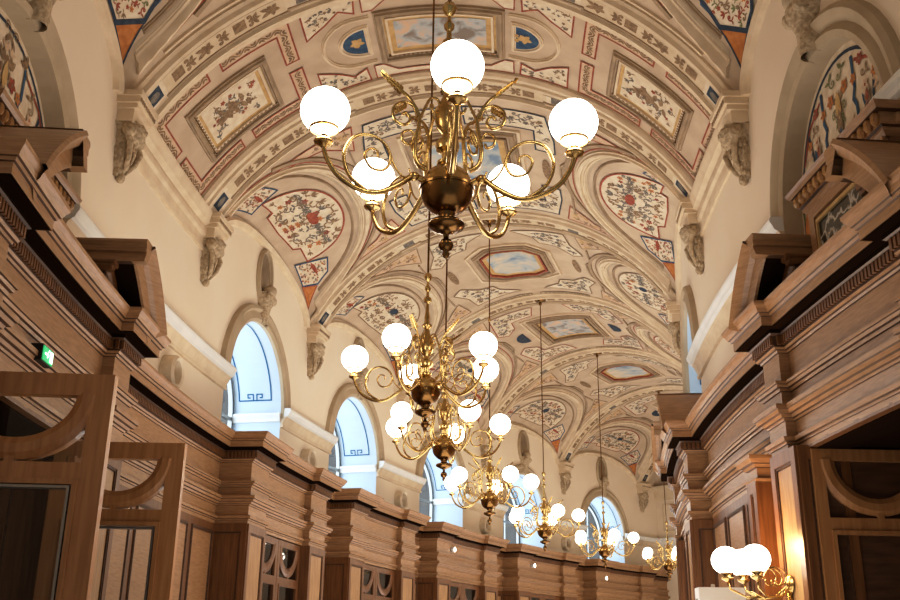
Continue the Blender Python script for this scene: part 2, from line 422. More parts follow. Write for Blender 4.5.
# ---- the broad coffered band between ribs at .35 and 4.5
def band(thc):
    rng = random.Random(3); M = Mceil(thc)
    mb = MB()
    for e in (-1, 1):
        prof(mb, M, [(e*.9, -VM+.02), (e*.9, VM-.02)], [(-.06, 0), (-.06, .05), (-.03, .08), (.03, .08), (.06, .04), (.06, 0)], PLM)
    mb.build('band_edge_moulding', ceiling_, smooth=True, auto=True)
    for sd in (-1, 1):
        # big framed relief
        v0, v1 = 2.2, 3.3; mb = MB()
        fr = [(-.42, sd*v0), (.5, sd*v0), (.5, sd*v1), (-.42, sd*v1)]
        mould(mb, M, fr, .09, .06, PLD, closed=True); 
        fr2 = [(-.34, sd*(v0+.08)), (.42, sd*(v0+.08)), (.42, sd*(v1-.08)), (-.34, sd*(v1-.08))]
        bar(mb, M, fr2, .03, 0, .035, PLM, closed=True)
        # dentils along the frame
        for side_pts in ((fr[1], fr[2]), (fr[2], fr[3])):
            (xa, ya), (xb, yb) = side_pts; Ld = hypot(xb-xa, yb-ya); k = int(Ld/.06)
            for j in range(k):
                t = (j+.5)/k; x = xa+(xb-xa)*t; y = ya+(yb-ya)*t
                x += -.07 if xa == xb else 0; y += -sd*.07 if xa != xb else 0
                box(mb, M, x-.015, x+.015, y-.015, y+.015, 0, .04, BRN)
        mb.build('panel_frame', ceiling_)
        mb = MB(); pp = [(-.29, sd*(v0+.14)), (.36, sd*(v0+.14)), (.36, sd*(v1-.14)), (-.29, sd*(v1-.14))]
        fill(mb, M, [(-.36, sd*(v0+.05)), (.44, sd*(v0+.05)), (.44, sd*(v1-.05)), (-.36, sd*(v1-.05))], .006, OCH)
        fill(mb, M, pp, .012, PLT)
        c = (.035, sd*(v0+v1)/2)
        for j in range(9): leaf(mb, M, c[0]-.02, c[1]+(j-4)*.05, rng.uniform(-.6, .6)+(pi if j % 2 else 0), .16, .07, .016, BRN)
        for j in range(7): leaf(mb, M, c[0], c[1]+(j-3)*.04, pi/2+rng.uniform(-.5, .5), .2, .06, .017, BRN)
        arab(mb, M, pp, .016, [BRN, GRY], rng, 60, .07, accents=[RED])
        mb.build('painted_relief_panel', ceiling_)
        # L shaped scroll strips
        mb = MB(); w = .17
        Ls = [[(-.72, 2.68), (-.72, 1.86), (-.1, 1.86)], [(-.72, 2.87), (-.72, 3.68), (-.08, 3.68)], [(.08, 3.68), (.72, 3.68), (.72, 2.87)], [(.72, 2.68), (.72, 1.86), (.08, 1.86)]]
        for L in Ls:
            L = [(a, sd*b) for a, b in L]
            rib_(mb, M, L, w, .008, PNK)
            of = offs(L, False); A = [(p[0]+o[0]*w/2, p[1]+o[1]*w/2) for p, o in zip(L, of)]; B = [(p[0]-o[0]*w/2, p[1]-o[1]*w/2) for p, o in zip(L, of)]
            rib_(mb, M, A+B[::-1], .022, .014, RED, closed=True)
            for a, b in zip(L, L[1:]): vine(mb, M, a, b, .035, .013, BRN, rng, .018, .2, .07)
        mb.build('scroll_strip', ceiling_)
        # cream corner pieces nearer the crown, round a blue lunette
        mb = MB()
        for e in (-1, 1):
            poly = [(e*.82, sd*1.62), (e*.82, sd*.98), (e*.56, sd*1.0), (e*.66, sd*1.18), (e*.5, sd*1.36), (e*.34, sd*1.62)]
            fill(mb, M, poly, .01, PLT); rib_(mb, M, poly, .022, .015, RED, closed=True)
            arab(mb, M, poly, .014, [BRN, GRY], rng, 60, .05)
            poly = [(e*.82, sd*.9), (e*.82, sd*.1), (e*.72, sd*.1), (e*.72, sd*.6), (e*.55, sd*.78), (e*.55, sd*.9)]
            fill(mb, M, poly, .01, PLT); rib_(mb, M, poly, .016, .015, RED, closed=True)
        mb.build('painted_corner_piece', ceiling_)
        mb = MB(); lun = [(-.27, sd*.9)]+[(.27*cos(pi-pi*i/14), sd*(.92+.33*sin(pi*i/14))) for i in range(15)]+[(.27, sd*.9)]
        fill(mb, M, lun, .012, BLU); mould(mb, M, lun, .06, .04, PLM, closed=True)
        flower(mb, M, 0, sd*1.04, .1, .018, OCH, OCH); curl(mb, M, -.03, sd*1.0, 1, .08, .02, .018, OCH); curl(mb, M, .03, sd*1.0, 2, .08, .02, .018, OCH, -1)
        mb.build('blue_lunette', ceiling_)
        mb = MB(); c = [(a*.5*1.0, sd*(1.05+b*.42)) for a, b in [(cos(t*pi/12), sin(t*pi/12)) for t in range(13)]]
        mould(mb, M, [(-.44, sd*.84)]+[(p[0]*.9, p[1]) for p in c[::-1]]+[(.44, sd*.84)], .05, .04, PLM)
        mb.build('lunette_moulding', ceiling_)
    mb = MB(); fr = [(-.46, -.74), (.46, -.74), (.46, .74), (-.46, .74)]
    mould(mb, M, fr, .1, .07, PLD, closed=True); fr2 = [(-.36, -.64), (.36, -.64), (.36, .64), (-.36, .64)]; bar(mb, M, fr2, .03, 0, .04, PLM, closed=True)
    for j in range(24): box(mb, M, .38, .41, -.68+j*.058, -.65+j*.058, 0, .05, BRN)
    mb.build('panel_frame', ceiling_)
    mb = MB(); fill(mb, M, [(-.4, -.68), (.4, -.68), (.4, .68), (-.4, .68)], .006, OCH); fill(mb, M, [(-.27, -.56), (.27, -.56), (.27, .56), (-.27, .56)], .012, FIG); mb.build('painted_sky_panel', ceiling_)
band(2.42)

# ---- vaulted bays
def bay(thc, kind, seed):
    rng = random.Random(seed); M = Mceil(thc); HB = 3.3*KC     # half length in metres
    def S(t, q): return (t*HB, V(q) if q >= 0 else -V(-q))
    for sd in (-1, 1):
        # moulding round the lunette severy
        mb = MB(); pts = []
        for i in range(41):
            a = pi*i/40; c, s_ = cos(a), sin(a)
            t = (abs(c)**(2/2.2))*(1 if c > 0 else -1); s = s_**(2/2.2); q = HW-1.45*s
            pts.append(S(t, sd*q))
        def inset(k): 
            out = []
            for i in range(41):
                a = pi*i/40; c, s_ = cos(a), sin(a); t = (abs(c)**(2/2.2))*(1 if c > 0 else -1); s = s_**(2/2.2)
                out.append(S(t*(1-k*.55), sd*max(.05, HW-.02-(1.45-.02)*s*(1-k))))
            return out
        mould(mb, M, pts[1:-1], .13, .07, PLM, step=.1)
        rib_(mb, M, [p for p in [S((1+.045)*((abs(cos(pi*i/40)))**.91)*(1 if i < 20 else -1), sd*(HW-1.55*sin(pi*i/40)**.91)) for i in range(2, 39)]], .022, .012, RED if kind != 2 else BRN)
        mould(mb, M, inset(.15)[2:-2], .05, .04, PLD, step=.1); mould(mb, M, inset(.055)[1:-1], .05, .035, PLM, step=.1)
        prof(mb, M, [S(cos(pi*i/40)*1.0*(1.07), sd*(HW-1.66*sin(pi*i/40)**.9)) for i in range(5, 36)], [(-.03, 0), (-.03, .03), (.03, .03), (.03, 0)], PLD, step=.1)
        mb.build('severy_moulding', ceiling_, smooth=True, auto=True)
        mb = MB(); rib_(mb, M, inset(.07)[1:-1], .09, .008, PLG, step=.1); mb.build('severy_band', ceiling_)
        # painted D in the severy
        mb = MB()
        if kind == 1: D = ell(0, 0, 1, 1, 26, pi*1.0, 2*pi, False)
        D = [S(.55*cos(pi*i/22), sd*(2.88-.86*sin(pi*i/22)**.75)) for i in range(23)]
        D += [S(-.34, sd*2.86), S(-.3, sd*2.96), S(0, sd*2.99), S(.3, sd*2.96), S(.34, sd*2.86)]
        fill(mb, M, D, .012, PLT, .1); rib_(mb, M, D, .035, .018, RED if kind in (1, 3) else BRN, closed=True)
        c0 = S(0, sd*2.45)
        fill(mb, M, ell(c0[0], c0[1], .2 if kind == 1 else .13, .1, 14), .018, RED if kind in (1,) else NVY)
        arab(mb, M, D, .017, [GRY, BRN, BRN], rng, 12, .14, mirror=0, accents=[RED, ORA], w=.022)
        for e in (-1, 1):
            vine(mb, M, (e*.22, c0[1]), (e*.85, c0[1]), .05, .017, GRY, rng, .02, .24, .12)
            # tails running down to the corbels
            T = [S(e*.5, sd*3.06), S(e*.64, sd*2.6), S(e*.8, sd*2.7), S(e*.85, sd*2.9), S(e*.76, sd*3.1)]
            fill(mb, M, T, .012, PLT, .1); rib_(mb, M, T, .03, .018, BLU, closed=True); arab(mb, M, T, .017, [BRN, GRY, RED], rng, 90, .05, accents=[ORA])
            leaf(mb, M, *S(e*.58, sd*2.85), 0 if e > 0 else pi, .34, .1, .017, RED)
            T = [S(e*.76, sd*3.11), S(e*.86, sd*2.92), S(e*.95, sd*3.13)]
            fill(mb, M, T, .014, ORA, .1); rib_(mb, M, T, .02, .018, RED, closed=True)
        mb.build('painted_severy_panel', ceiling_)
        # spandrel triangles between the severy and the ribs
        mb = MB()
        for e in (-1, 1):
            T = [(e*(HB-.13), sd*V(2.72)), (e*(HB-.13), sd*V(1.42)), (e*HB*.62, sd*V(1.5)), (e*HB*.82, sd*V(1.86))]
            fill(mb, M, T, .01, PNK, .12); rib_(mb, M, T, .022, .015, RED if kind in (0, 1) else BRN, closed=True)
            arab(mb, M, T, .014, [BRN, OCH], rng, 40, .09)
        mb.build('painted_spandrel', ceiling_)
        # scroll panels nearer the crown
        mb = MB()
        for e in (-1, 1):
            if kind in (0, 1): poly = [(e*(HB-.2), sd*.12), (e*(HB-.2), sd*1.3), (e*1.0, sd*1.42), (e*.62, sd*1.42), (e*.62, sd*1.12), (e*1.2, sd*1.12), (e*1.2, sd*.12)]
            elif kind == 2: poly = [(e*(HB-.35), sd*.25), (e*(HB-.25), sd*1.25), (e*1.15, sd*1.3), (e*.75, sd*1.5), (e*.6, sd*1.3), (e*.95, sd*1.0), (e*1.0, sd*.7), (e*1.25, sd*.62)]
            else: poly = [(e*(HB-.25), sd*.35), (e*(HB-.2), sd*1.35), (e*.7, sd*1.5), (e*.5, sd*1.3), (e*.75, sd*1.05), (e*1.1, sd*1.0), (e*1.15, sd*.5)]
            fill(mb, M, poly, .01, PLT); rib_(mb, M, poly, .024, .015, BRN if kind == 2 else (NVY if kind == 1 else RED), closed=True)
            arab(mb, M, poly, .014, [GRY, BRN, GRY], rng, 28, .11, w=.02)
        mb.build('painted_scroll_panel', ceiling_)
        mb = MB()
        for e in (-1, 1):
            x = e*(HB-.02)
            if kind in (2, 3):
                rib_(mb, M, [(x, sd*.1), (x, sd*1.15)], .12, .009, PNC)
                rib_(mb, M, [(x-.07, sd*.1), (x+.07, sd*.1), (x+.07, sd*1.15), (x-.07, sd*1.15)], .02, .014, BRN, closed=True)
                vine(mb, M, (x, sd*.15), (x, sd*1.1), .025, .013, BRN, rng, .014, .18, .06)
            bar(mb, M, [(e*(HB+.12), -VM*.98*0+sd*.02), (e*(HB+.12), sd*3.2)], .03, 0, .03, PLM)
            bar(mb, M, [(e*(HB+.2), sd*.02), (e*(HB+.2), sd*3.3)], .025, 0, .02, PLD)
            bar(mb, M, [(e*1.4*(.8 if kind > 1 else 1), sd*1.62), (e*.5, sd*1.62), (e*.3, sd*1.5), (0, sd*1.48)], .03, 0, .03, PLD)
        mb.build('thin_moulding', ceiling_)
        mb = MB()
        poly = ell(0, sd*1.42, .42, .12, 16)
        if kind == 3: fill(mb, M, [(-.3, sd*1.02)]+[(.3*cos(pi-pi*i/10), sd*(1.05+.22*sin(pi*i/10))) for i in range(11)]+[(.3, sd*1.02)], .012, NVY)
        else: fill(mb, M, ell(0, sd*1.25, .34, .07, 16), .012, BRN)
        mb.build('painted_cartouche', ceiling_)
    # central picture
    mb = MB()
    if kind in (0, 1): fr = [(-.95, -.78), (.95, -.78), (.95, .78), (-.95, .78)]
    elif kind == 2: fr = [(-.76, -.36), (-.5, -.66), (.5, -.66), (.76, -.36), (.76, .36), (.5, .66), (-.5, .66), (-.76, .36)]
    else: fr = [(-.78, -.68), (.78, -.68), (.78, .68), (-.78, .68)]
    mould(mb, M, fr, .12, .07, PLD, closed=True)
    if kind > 1: bar(mb, M, [(a*1.2, b*1.24) for a, b in fr], .04, 0, .035, PLM, closed=True)
    else: bar(mb, M, [(a*1.12, b*1.14) for a, b in fr], .04, 0, .035, PLM, closed=True)
    k = .86; bar(mb, M, [(a*k, b*k) for a, b in fr], .035, 0, .05, RED if kind == 2 else BRN, closed=True)
    mb.build('panel_frame', ceiling_)
    mb = MB(); k = .84; fill(mb, M, [(a*k, b*k) for a, b in fr], .01, OCH); k = .7
    pic = [(a*k, b*k) for a, b in fr]; fill(mb, M, pic, .016, SKY if kind != 3 else FIG)
    mb.build('painted_sky_panel', ceiling_)
for i, (c, k) in enumerate(zip(BAYS, (0, 1, 2, 3, 2, 3))): bay(c, k, 30+i)
# painted pendentive tips of the nearest bay, where they run down to the first corbels
for sd in (-1, 1):
    M = Mceil(BAYS[0]); rng = random.Random(5); mb = MB(); HB = 3.3*KC
    e = 1
    T = [(HB*.42, sd*V(3.0)), (HB*.45, sd*V(2.55)), (HB*.66, sd*V(2.42)), (HB*.79, sd*V(2.74)), (HB*.86, sd*V(2.9)), (HB*.78, sd*V(3.12)), (HB*.66, sd*V(3.12))]
    fill(mb, M, T, .02, PLT, .1); rib_(mb, M, T, .05, .026, NVY, closed=True); arab(mb, M, T, .025, [RED, BRN, GRN], rng, 70, .07, accents=[ORA, RED])
    T = [(HB*.77, sd*V(3.13)), (HB*.865, sd*V(2.9)), (HB*.955, sd*V(3.14))]
    fill(mb, M, T, .022, ORA, .08); rib_(mb, M, T, .022, .027, NVY, closed=True)
    mb.build('painted_pendentive_tip', ceiling_)

# ---- cornice beams at the springing of the band
for side in (1, -1):
    for a, b in ((-.15, 5.0), (-12.4, -7.3)):
        if a < TH0: a = TH0
        K = KL if side > 0 else KR; M = Mwall((a+b)/2, HW, side); mb = MB(); L = (b-a)/2*K
        prof(mb, M, [(-L, 6.92), (L, 6.92)], [(-.46, 0), (-.46, .03), (-.42, .04), (-.4, .02), (-.3, .03), (-.27, .06), (-.2, .07), (-.16, .05), (-.12, .11), (-.05, .13), (-.02, .15), (.02, .15), (.02, 0)], PLM)
        mb.build('trim_1' if side > 0 else 'trim_2', kind='structure', smooth=True, auto=True)
# string course at sill level, broken by the openings
for side in (1, -1):
    K = KL if side > 0 else KR; edges = [TH0]
    for c in BAYS: edges += [c-AH, c+AH]
    edges.append(TH1)
    mb = MB()
    for a, b in zip(edges[::2], edges[1::2]):
        M = Mwall((a+b)/2, HW, side); L = (b-a)/2*K
        prof(mb, M, [(-L, 5.16), (L, 5.16)], [(-.05, 0), (-.05, .1), (-.03, .13), (.0, .14), (.03, .16), (.06, .165), (.085, .15), (.09, 0)], WHT)
        prof(mb, M, [(-L, 5.16), (L, 5.16)], [(-.22, 0), (-.22, .04), (-.19, .05), (-.17, .03), (-.07, .08), (-.05, .1), (-.05, 0)], PLM)  # beige lower part paints in the shade below the white top
    mb.build('trim_3' if side > 0 else 'trim_4', kind='structure')
# wall arch moulding where severy meets wall
for side in (1, -1):
    mb = MB()
    for c in BAYS:
        M = Mwall(c, HW, side); K = KL if side > 0 else KR
        pts = [(3.3*K*cos(pi*i/30), ZS-.03+.72*sin(pi*i/30)) for i in range(31)]
        prof(mb, M, pts, [(-.0, 0), (-.0, .06), (.04, .09), (.1, .06), (.12, 0)], PLM, step=0)
    mb.build('trim_5' if side > 0 else 'trim_6', kind='structure', smooth=True, auto=True)

# ================================================================== windows and blind lunettes
def archpath(c, side, hw_, rr, z0=Z_SILL, n=28):
    K = KL if side > 0 else KR
    return [(-hw_*K, z0)]+[(-hw_*K*cos(pi*i/n), Z_SPR+rr*sin(pi*i/n)) for i in range(n+1)]+[(hw_*K, z0)]
DEP = .86
def window(side, c, idx, lit):
    K = KL if side > 0 else KR; M = Mwall(c, HW, side)
    root = empty('window_%d' % idx, P3(c, R+side*HW, Z_SILL), kind='structure'); base = root.location.copy()
    mb = MB(); pa = archpath(c, side, AH, A_R)
    vs = []; 
    for (u, v) in pa: vs += [M(u, v, 0), M(u, v, -DEP)]
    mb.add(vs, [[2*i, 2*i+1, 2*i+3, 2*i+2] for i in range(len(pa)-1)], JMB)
    mb.add([M(-AH*K, Z_SILL, 0), M(AH*K, Z_SILL, 0), M(AH*K, Z_SILL, -DEP), M(-AH*K, Z_SILL, -DEP)], [[0, 1, 2, 3]], WHT)
    mb.build('window_reveal', root, base=base)
    # reveal surface map: s along arch, v depth
    L = [0]
    for a, b in zip(pa, pa[1:]): L.append(L[-1]+hypot(b[0]-a[0], b[1]-a[1]))
    tot = L[-1]
    def MR(s, d, h):
        s = max(0, min(tot, s)); i = 0
        while i < len(L)-2 and L[i+1] < s: i += 1
        t = (s-L[i])/max(1e-6, L[i+1]-L[i]); x = pa[i][0]+(pa[i+1][0]-pa[i][0])*t; y = pa[i][1]+(pa[i+1][1]-pa[i][1])*t
        cy = Z_SPR if y > Z_SPR else y; nx, ny = -x, (cy-y); l = hypot(nx, ny) or 1
        return M(x+nx/l*h, y+ny/l*h, -d)
    mb = MB(); s0 = 1.08
    for (sa, sb) in ((s0, tot-s0),):
        rib_(mb, MR, [(sa, .7), (sa, .16), (sb, .16), (sb, .7)], .022, .006, LBL, step=.08); 
        rib_(mb, MR, [(sa, .7), (sb, .7)], .022, .006, LBL, step=.08)
    for sb, dr in ((tot-s0, -1), (s0, 1)):
        for e in (-1, 1):
            cx = .43
            key = [(sb, cx+e*.03), (sb+dr*.1, cx+e*.03), (sb+dr*.1, cx+e*.12), (sb+dr*.045, cx+e*.12), (sb+dr*.045, cx+e*.075)]
            rib_(mb, MR, key, .02, .008, LBL, step=.05)
    mb.build('painted_line', root, base=base)
    mb = MB()                                     # sill moulding returning through the reveal
    for sb, dr in ((tot, -1), (0, 1)):
        sz = Z_SPR-Z_SILL
        pr = [(-.05, 0), (-.05, .03), (0, .04), (.05, .06), (.09, .05), (.09, 0)]
        pts = [(sb+dr*(sz+.0), 0.0), (sb+dr*(sz+.0), DEP)]
        prof(mb, MR, pts, pr, WHT, step=.3)
    mb.build('sill_moulding', root, base=base)
    mb = MB(); 
    w0 = .26
    prof(mb, M, [( -AH*K, 5.24)]+archpath(c, side, AH, A_R)[1:-1]+[(AH*K, 5.24)] if False else [p for p in pa[1:-1]], [(0, 0), (0, .05), (.05, .08), (.16, .05), (.2, .09), (.25, .07), (.27, 0)], PLB, step=0)
    mb.build('archivolt', root, base=base, smooth=True, auto=True)
    mb = MB(); D = -DEP+.05                        # sash
    ins = [(x*.97, (y if y < Z_SPR else Z_SPR+(y-Z_SPR)*.97)) for x, y in pa]
    bar(mb, M, ins, .07, D-.05, D+.02, MET if lit else WHT, closed=True, step=0)
    for x in (-.36, .36): bar(mb, M, [(x*AH*K, Z_SILL), (x*AH*K, Z_SPR+A_R*.9)], .045, D-.03, D+.01, MET, step=.5)
    bar(mb, M, [(-AH*K, Z_SPR), (AH*K, Z_SPR)], .05, D-.03, D+.01, MET)
    mb.build('window_frame', root, base=base)
    mb = MB(); fill(mb, M, pa, D-.02, GLS, .4); mb.build('pane', root, base=base)
    if lit:
        ld = bpy.data.lights.new('window_daylight', 'AREA'); ld.shape = 'RECTANGLE'; ld.size = 2.6; ld.size_y = 2.4; ld.energy = 112; ld.color = (.74, .87, 1)
        lo = bpy.data.objects.new('window_daylight', ld); COL.objects.link(lo); lo.location = P3(c, R+side*(HW+DEP+.35), 5.35)
        lo.rotation_euler = (P3(c, R, 5.0)-lo.location).to_track_quat('-Z', 'Z').to_euler()
k = 1
for c in BAYS[1:]: window(1, c, k, True); k += 1
for c in BAYS[1:3]: window(-1, c, k, True); k += 1
for c in BAYS[3:]: window(-1, c, k, False); k += 1
# blind lunettes over the portals, painted with grotesques
for side in (1, -1):
    c = BAYS[0]; K = KL if side > 0 else KR; M = Mwall(c, HW, side); rng = random.Random(44+side)
    root = empty('painted_lunette', P3(c, R+side*HW, Z_SILL), 'painted blind lunette with blue lines and grotesques over the %s portal' % ('left' if side > 0 else 'right'), 'mural'); base = root.location.copy()
    pa = archpath(c, side, AH, A_R); mb = MB(); vs = []
    for (u, v) in pa: vs += [M(u, v, 0), M(u, v, -.13)]
    mb.add(vs, [[2*i, 2*i+1, 2*i+3, 2*i+2] for i in range(len(pa)-1)], PLB); mb.build('reveal', root, base=base)
    mb = MB(); M_ = M; M = lambda u, v, h: M_(u, v, h+.17); fill(mb, M, pa, -.3, PLT, .2)
    x0 = AH*K
    for kx in (.94,):
        rib_(mb, M, [(x*kx, y if y < Z_SPR else Z_SPR+(y-Z_SPR)*kx) for x, y in pa], .03, -.294, NVY, step=0)
    for e in (-1, 1):
        z = Z_SPR
        rib_(mb, M, [(e*x0*.3, z-.7), (e*x0*.3, z+.55), (e*x0*.26, z+.62), (e*x0*.3, z+.7), (e*x0*.3, z+.98)], .04, -.293, BLU)
        rib_(mb, M, [(e*x0*.62, z-.7), (e*x0*.62, z+.2), (e*x0*.57, z+.28), (e*x0*.57, z+.5), (e*x0*.64, z+.76)], .035, -.293, NVY)
        rib_(mb, M, [(e*x0*.34, z+.92), (e*x0*.6, z+.8), (e*x0*.8, z+.55)], .03, -.293, RED)
        # swags and urns
        for (cx, cz) in ((e*x0*.47, z+.42), (e*x0*.47, z-.12), (e*x0*.78, z+.18)):
            rib_(mb, M, [(cx+.16*cos(pi+pi*i/8), cz+.17*sin(pi+pi*i/8)) for i in range(9)], .035, -.292, GRN, step=0)
            for j in range(3): leaf(mb, M, cx, cz-.02, pi/2+(j-1)*.35, .2, .05, -.291, (BLU, RED, BRN)[j])
            leaf(mb, M, cx-.04, cz, 3*pi/2, .16, .08, -.29, ORA)
            flower(mb, M, cx, cz+.2, .06, -.289, PNK, RED)
        leaf(mb, M, e*x0*.86, z-.25, pi/2, .4, .16, -.29, ORA)
    arab(mb, M, pa, -.291, [BRN, GRN, BRN, PNK], rng, 9, .13, mirror=0, accents=[ORA, RED], w=.014)
    for j in range(4): leaf(mb, M, 0, Z_SPR+.1+j*.16, pi/2, .26, .1, -.288, (ORA, BLU, BRN, OCH)[j])
    mb.build('painted_grotesque_panel', root, base=base); M = M_
    mb = MB()
    prof(mb, M, pa[1:-1], [(0, -.02), (0, .04), (.06, .06), (.12, .02), (.16, .06), (.22, .08), (.27, .05), (.29, 0)], PLB, step=0)
    mb.build('archivolt', root, base=base, smooth=True, auto=True)

# ================================================================== carved corbels and niches (built at theta 0, then turned into place)
Mcorb = Mwall(0, HW, 1)
def face_root(name, q, z): return empty(name, P3(0, R+q, z)), P3(0, R+q, z)
cr, cb = face_root('wall_corbel', HW, 6.9)
cr2 = cr
mb = MB()
for (w, d, z0, z1) in ((.27, .26, 6.87, 6.93), (.25, .24, 6.8, 6.87), (.22, .21, 6.75, 6.8), (.19, .17, 6.62, 6.75)):
    box(mb, Mcorb, -w, w, z0, z1, 0, d, PLM)
for j in range(9): box(mb, Mcorb, -.24+j*.054, -.215+j*.054, 6.81, 6.85, .24, .252, PLD)
mb.build('capital', cr, base=cb)
mb = MB(); prf = []
nz = 16
vs = []
for i in range(nz+1):
    t = i/nz; z = 6.64-.58*t; d = .2*(1-t)**.7*(1+.2*sin(t*9))+.03; w = .17*(1-t*.5)*(1+.12*sin(t*11+1))
    for k in range(13):
        a = pi*k/12; rr = 1+.1*sin(k*2.6+i*1.7); vs.append(Mcorb(-cos(a)*w*rr, z, sin(a)**.8*d*rr))
mb.add(vs, [[i*13+k, i*13+k+1, (i+1)*13+k+1, (i+1)*13+k] for i in range(nz) for k in range(12)], STN)
rng = random.Random(2)
for e in (-1, 1):
    lathe(mb, Mcorb(e*.14, 6.54, .13), [(0, -.05), (.06, -.05), (.075, 0), (.06, .05), (0, .05)], STN, 12, ax=(Mcorb(1, 6.5, .2)-Mcorb(0, 6.5, .2)).normalized())
    tube(mb, [Mcorb(e*.16, 6.5, .12), Mcorb(e*.15, 6.4, .16), Mcorb(e*.09, 6.25, .14), Mcorb(e*.03, 6.12, .08)], [.03, .035, .028, .015], STN, 8)
for j in range(44):
    t = rng.random(); a = rng.uniform(.2, pi-.2); w = .17*(1-t*.5); d = .2*(1-t)**.7+.03
    blob(mb, Mcorb(-cos(a)*w, 6.62-.54*t, sin(a)*d), .018, .018, .045, STN, 6)
blob(mb, Mcorb(0, 6.07, .05), .05, .05, .06, STN, 8)
mb.build('carved_console', cr, smooth=True, base=cb)
tag(cr, '', 'corbel')
ORD = ['first', 'second', 'third', 'fourth', 'fifth', 'sixth', 'seventh']
thl = [(0, 'at the near edge of the coffered band'), (4.79, 'at the far edge of the coffered band, before the first window')]
first = True
def wcor(lab, th, side):
    global first
    o = cr if first else dup(cr); first = False
    o['label'] = lab; o['group'] = 'carved corbels under the vault ribs'
    if side > 0: put(o, th, R+HW, 6.9)
    else:
        o.location = P3(th, R-HW, 6.9); o.rotation_euler = (0, 0, pi-radians(th))
names = {0: 'nearest in view, before the coffered band', 1: 'at the far edge of the coffered band', 2: 'between the first and second bright windows', 3: 'between the second and third bright windows', 4: 'between the third and fourth bright windows', 5: 'between the fourth and last bright windows', 6: 'in the far corner beside the end wall'}
cth = [0, 4.79]+[BAND+PITCH*k for k in range(1, 6)]
for i, th in enumerate(cth): wcor('carved plaster corbel on left wall, '+names[i], th, 1)
nr = {0: 'nearest in view, left of the painted lunette', 1: 'second from the camera, above the curved pediment', 2: 'third from the camera, low behind the ribs'}
for i in range(3): wcor('carved plaster corbel on right wall, '+nr[i], cth[i], -1)
# niche with a shell console over each opening
nr_, nb = face_root('wall_niche', HW, 6.9)
mb = MB(); M = Mcorb
mould(mb, M, ell(0, 7.02, .27, .43, 30), .07, .07, PLB, closed=True, step=0); mb.build('oval_frame', nr_, base=nb)
mb = MB(); vs = [M(0, 7.02, .005)]
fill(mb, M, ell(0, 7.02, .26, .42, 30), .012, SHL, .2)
for j in range(7):
    a = pi*(j+1)/8; rib_(mb, M, [(0, 6.72), (.22*cos(a), 7.02+.36*sin(a))], .03, .02, PLD)
mb.build('shell', nr_, base=nb)
mb = MB(); vs = []
for i in range(13):
    t = i/12; z = 6.74-.5*t; w = .17*(1-.45*t)*(1+.15*sin(t*10)); d = .2*(1-t*.4)*(1+.1*sin(t*8))
    for k in range(9): a = pi*k/8; vs.append(M(-cos(a)*w, z, sin(a)**.6*d))
mb.add(vs, [[i*9+k, i*9+k+1, (i+1)*9+k+1, (i+1)*9+k] for i in range(12) for k in range(8)]+[list(range(9))], STN)
for e in (-1, 1): lathe(mb, M(e*.12, 6.66, .13), [(0, -.04), (.06, -.04), (.075, 0), (.06, .04), (0, .04)], STN, 12, ax=Vector((0, 1, 0)))
blob(mb, M(0, 6.78, .12), .12, .1, .1, PLB, 10); mb.build('console', nr_, smooth=True, base=nb)
tag(nr_, '', 'niche')
fn = True
for i, c in enumerate(BAYS):
    for side in ((1, -1) if i < 1 else (1,)):
        o = nr_ if fn else dup(nr_); fn = False; o['group'] = 'oval niches over the arches'
        o['label'] = 'oval shell niche on a carved console above ' + (('the painted lunette on the %s wall' % ('left' if side > 0 else 'right')) if i == 0 else 'the %s bright window on the left wall' % ['nearest', 'second', 'third', 'fourth', 'farthest'][i-1])
        if side > 0: put(o, c, R+HW, 6.9)
        else: o.location = P3(c, R-HW, 6.9); o.rotation_euler = (0, 0, pi-radians(c))
# plaster roundels
for i, th in enumerate([3.35, 12.3, 19.75, 27.2, 34.7]):
    mb = MB(); b = P3(th, R+HW, 4.62); ax = (P3(th, R, 4.6)-P3(th, R+1, 4.6)).normalized()
    lathe(mb, b, [(.2, 0), (.2, .14), (.17, .17), (.14, .15), (.13, .05), (0, .05)], PLT, 24, ax=ax)
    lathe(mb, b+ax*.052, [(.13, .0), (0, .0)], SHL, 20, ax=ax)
    o = mb.build('wall_roundel', base=b, smooth=True, auto=True)
    tag(o, 'round plaster vent on left wall '+['near the exit sign, left of the first window', 'between the first and second windows', 'between the second and third windows', 'between the third and fourth windows', 'left of the farthest window'][i], 'vent', 'round wall vents')

# ================================================================== oak casework
# (e = projection, z) of the entablature, bottom to top
ENT = [(0, 3.09), (0, 3.13), (.012, 3.132), (.012, 3.15), (.034, 3.153), (.038, 3.185), (0, 3.195), (0, 3.31), (.012, 3.312), (.015, 3.33), (.035, 3.333), (.045, 3.355), (.07, 3.358), (.08, 3.385), (.095, 3.39), (.095, 3.425), (.015, 3.43), (.015, 3.535), (.03, 3.537), (.035, 3.56), (.055, 3.563), (.06, 3.585), (.072, 3.588), (.072, 3.61), (.0, 3.62),
       (.0, 3.85), (.014, 3.852), (.018, 3.87), (.035, 3.873), (.045, 3.89)]
DENT = [(.045, 3.89), (.045, 3.975)]
COR = [(.07, 3.98), (.085, 3.99)]
CRN = [(.085, 4.015), (.175, 4.02), (.175, 4.09), (.19, 4.094), (.195, 4.115), (.21, 4.118), (.225, 4.15), (.245, 4.175), (.248, 4.2)]
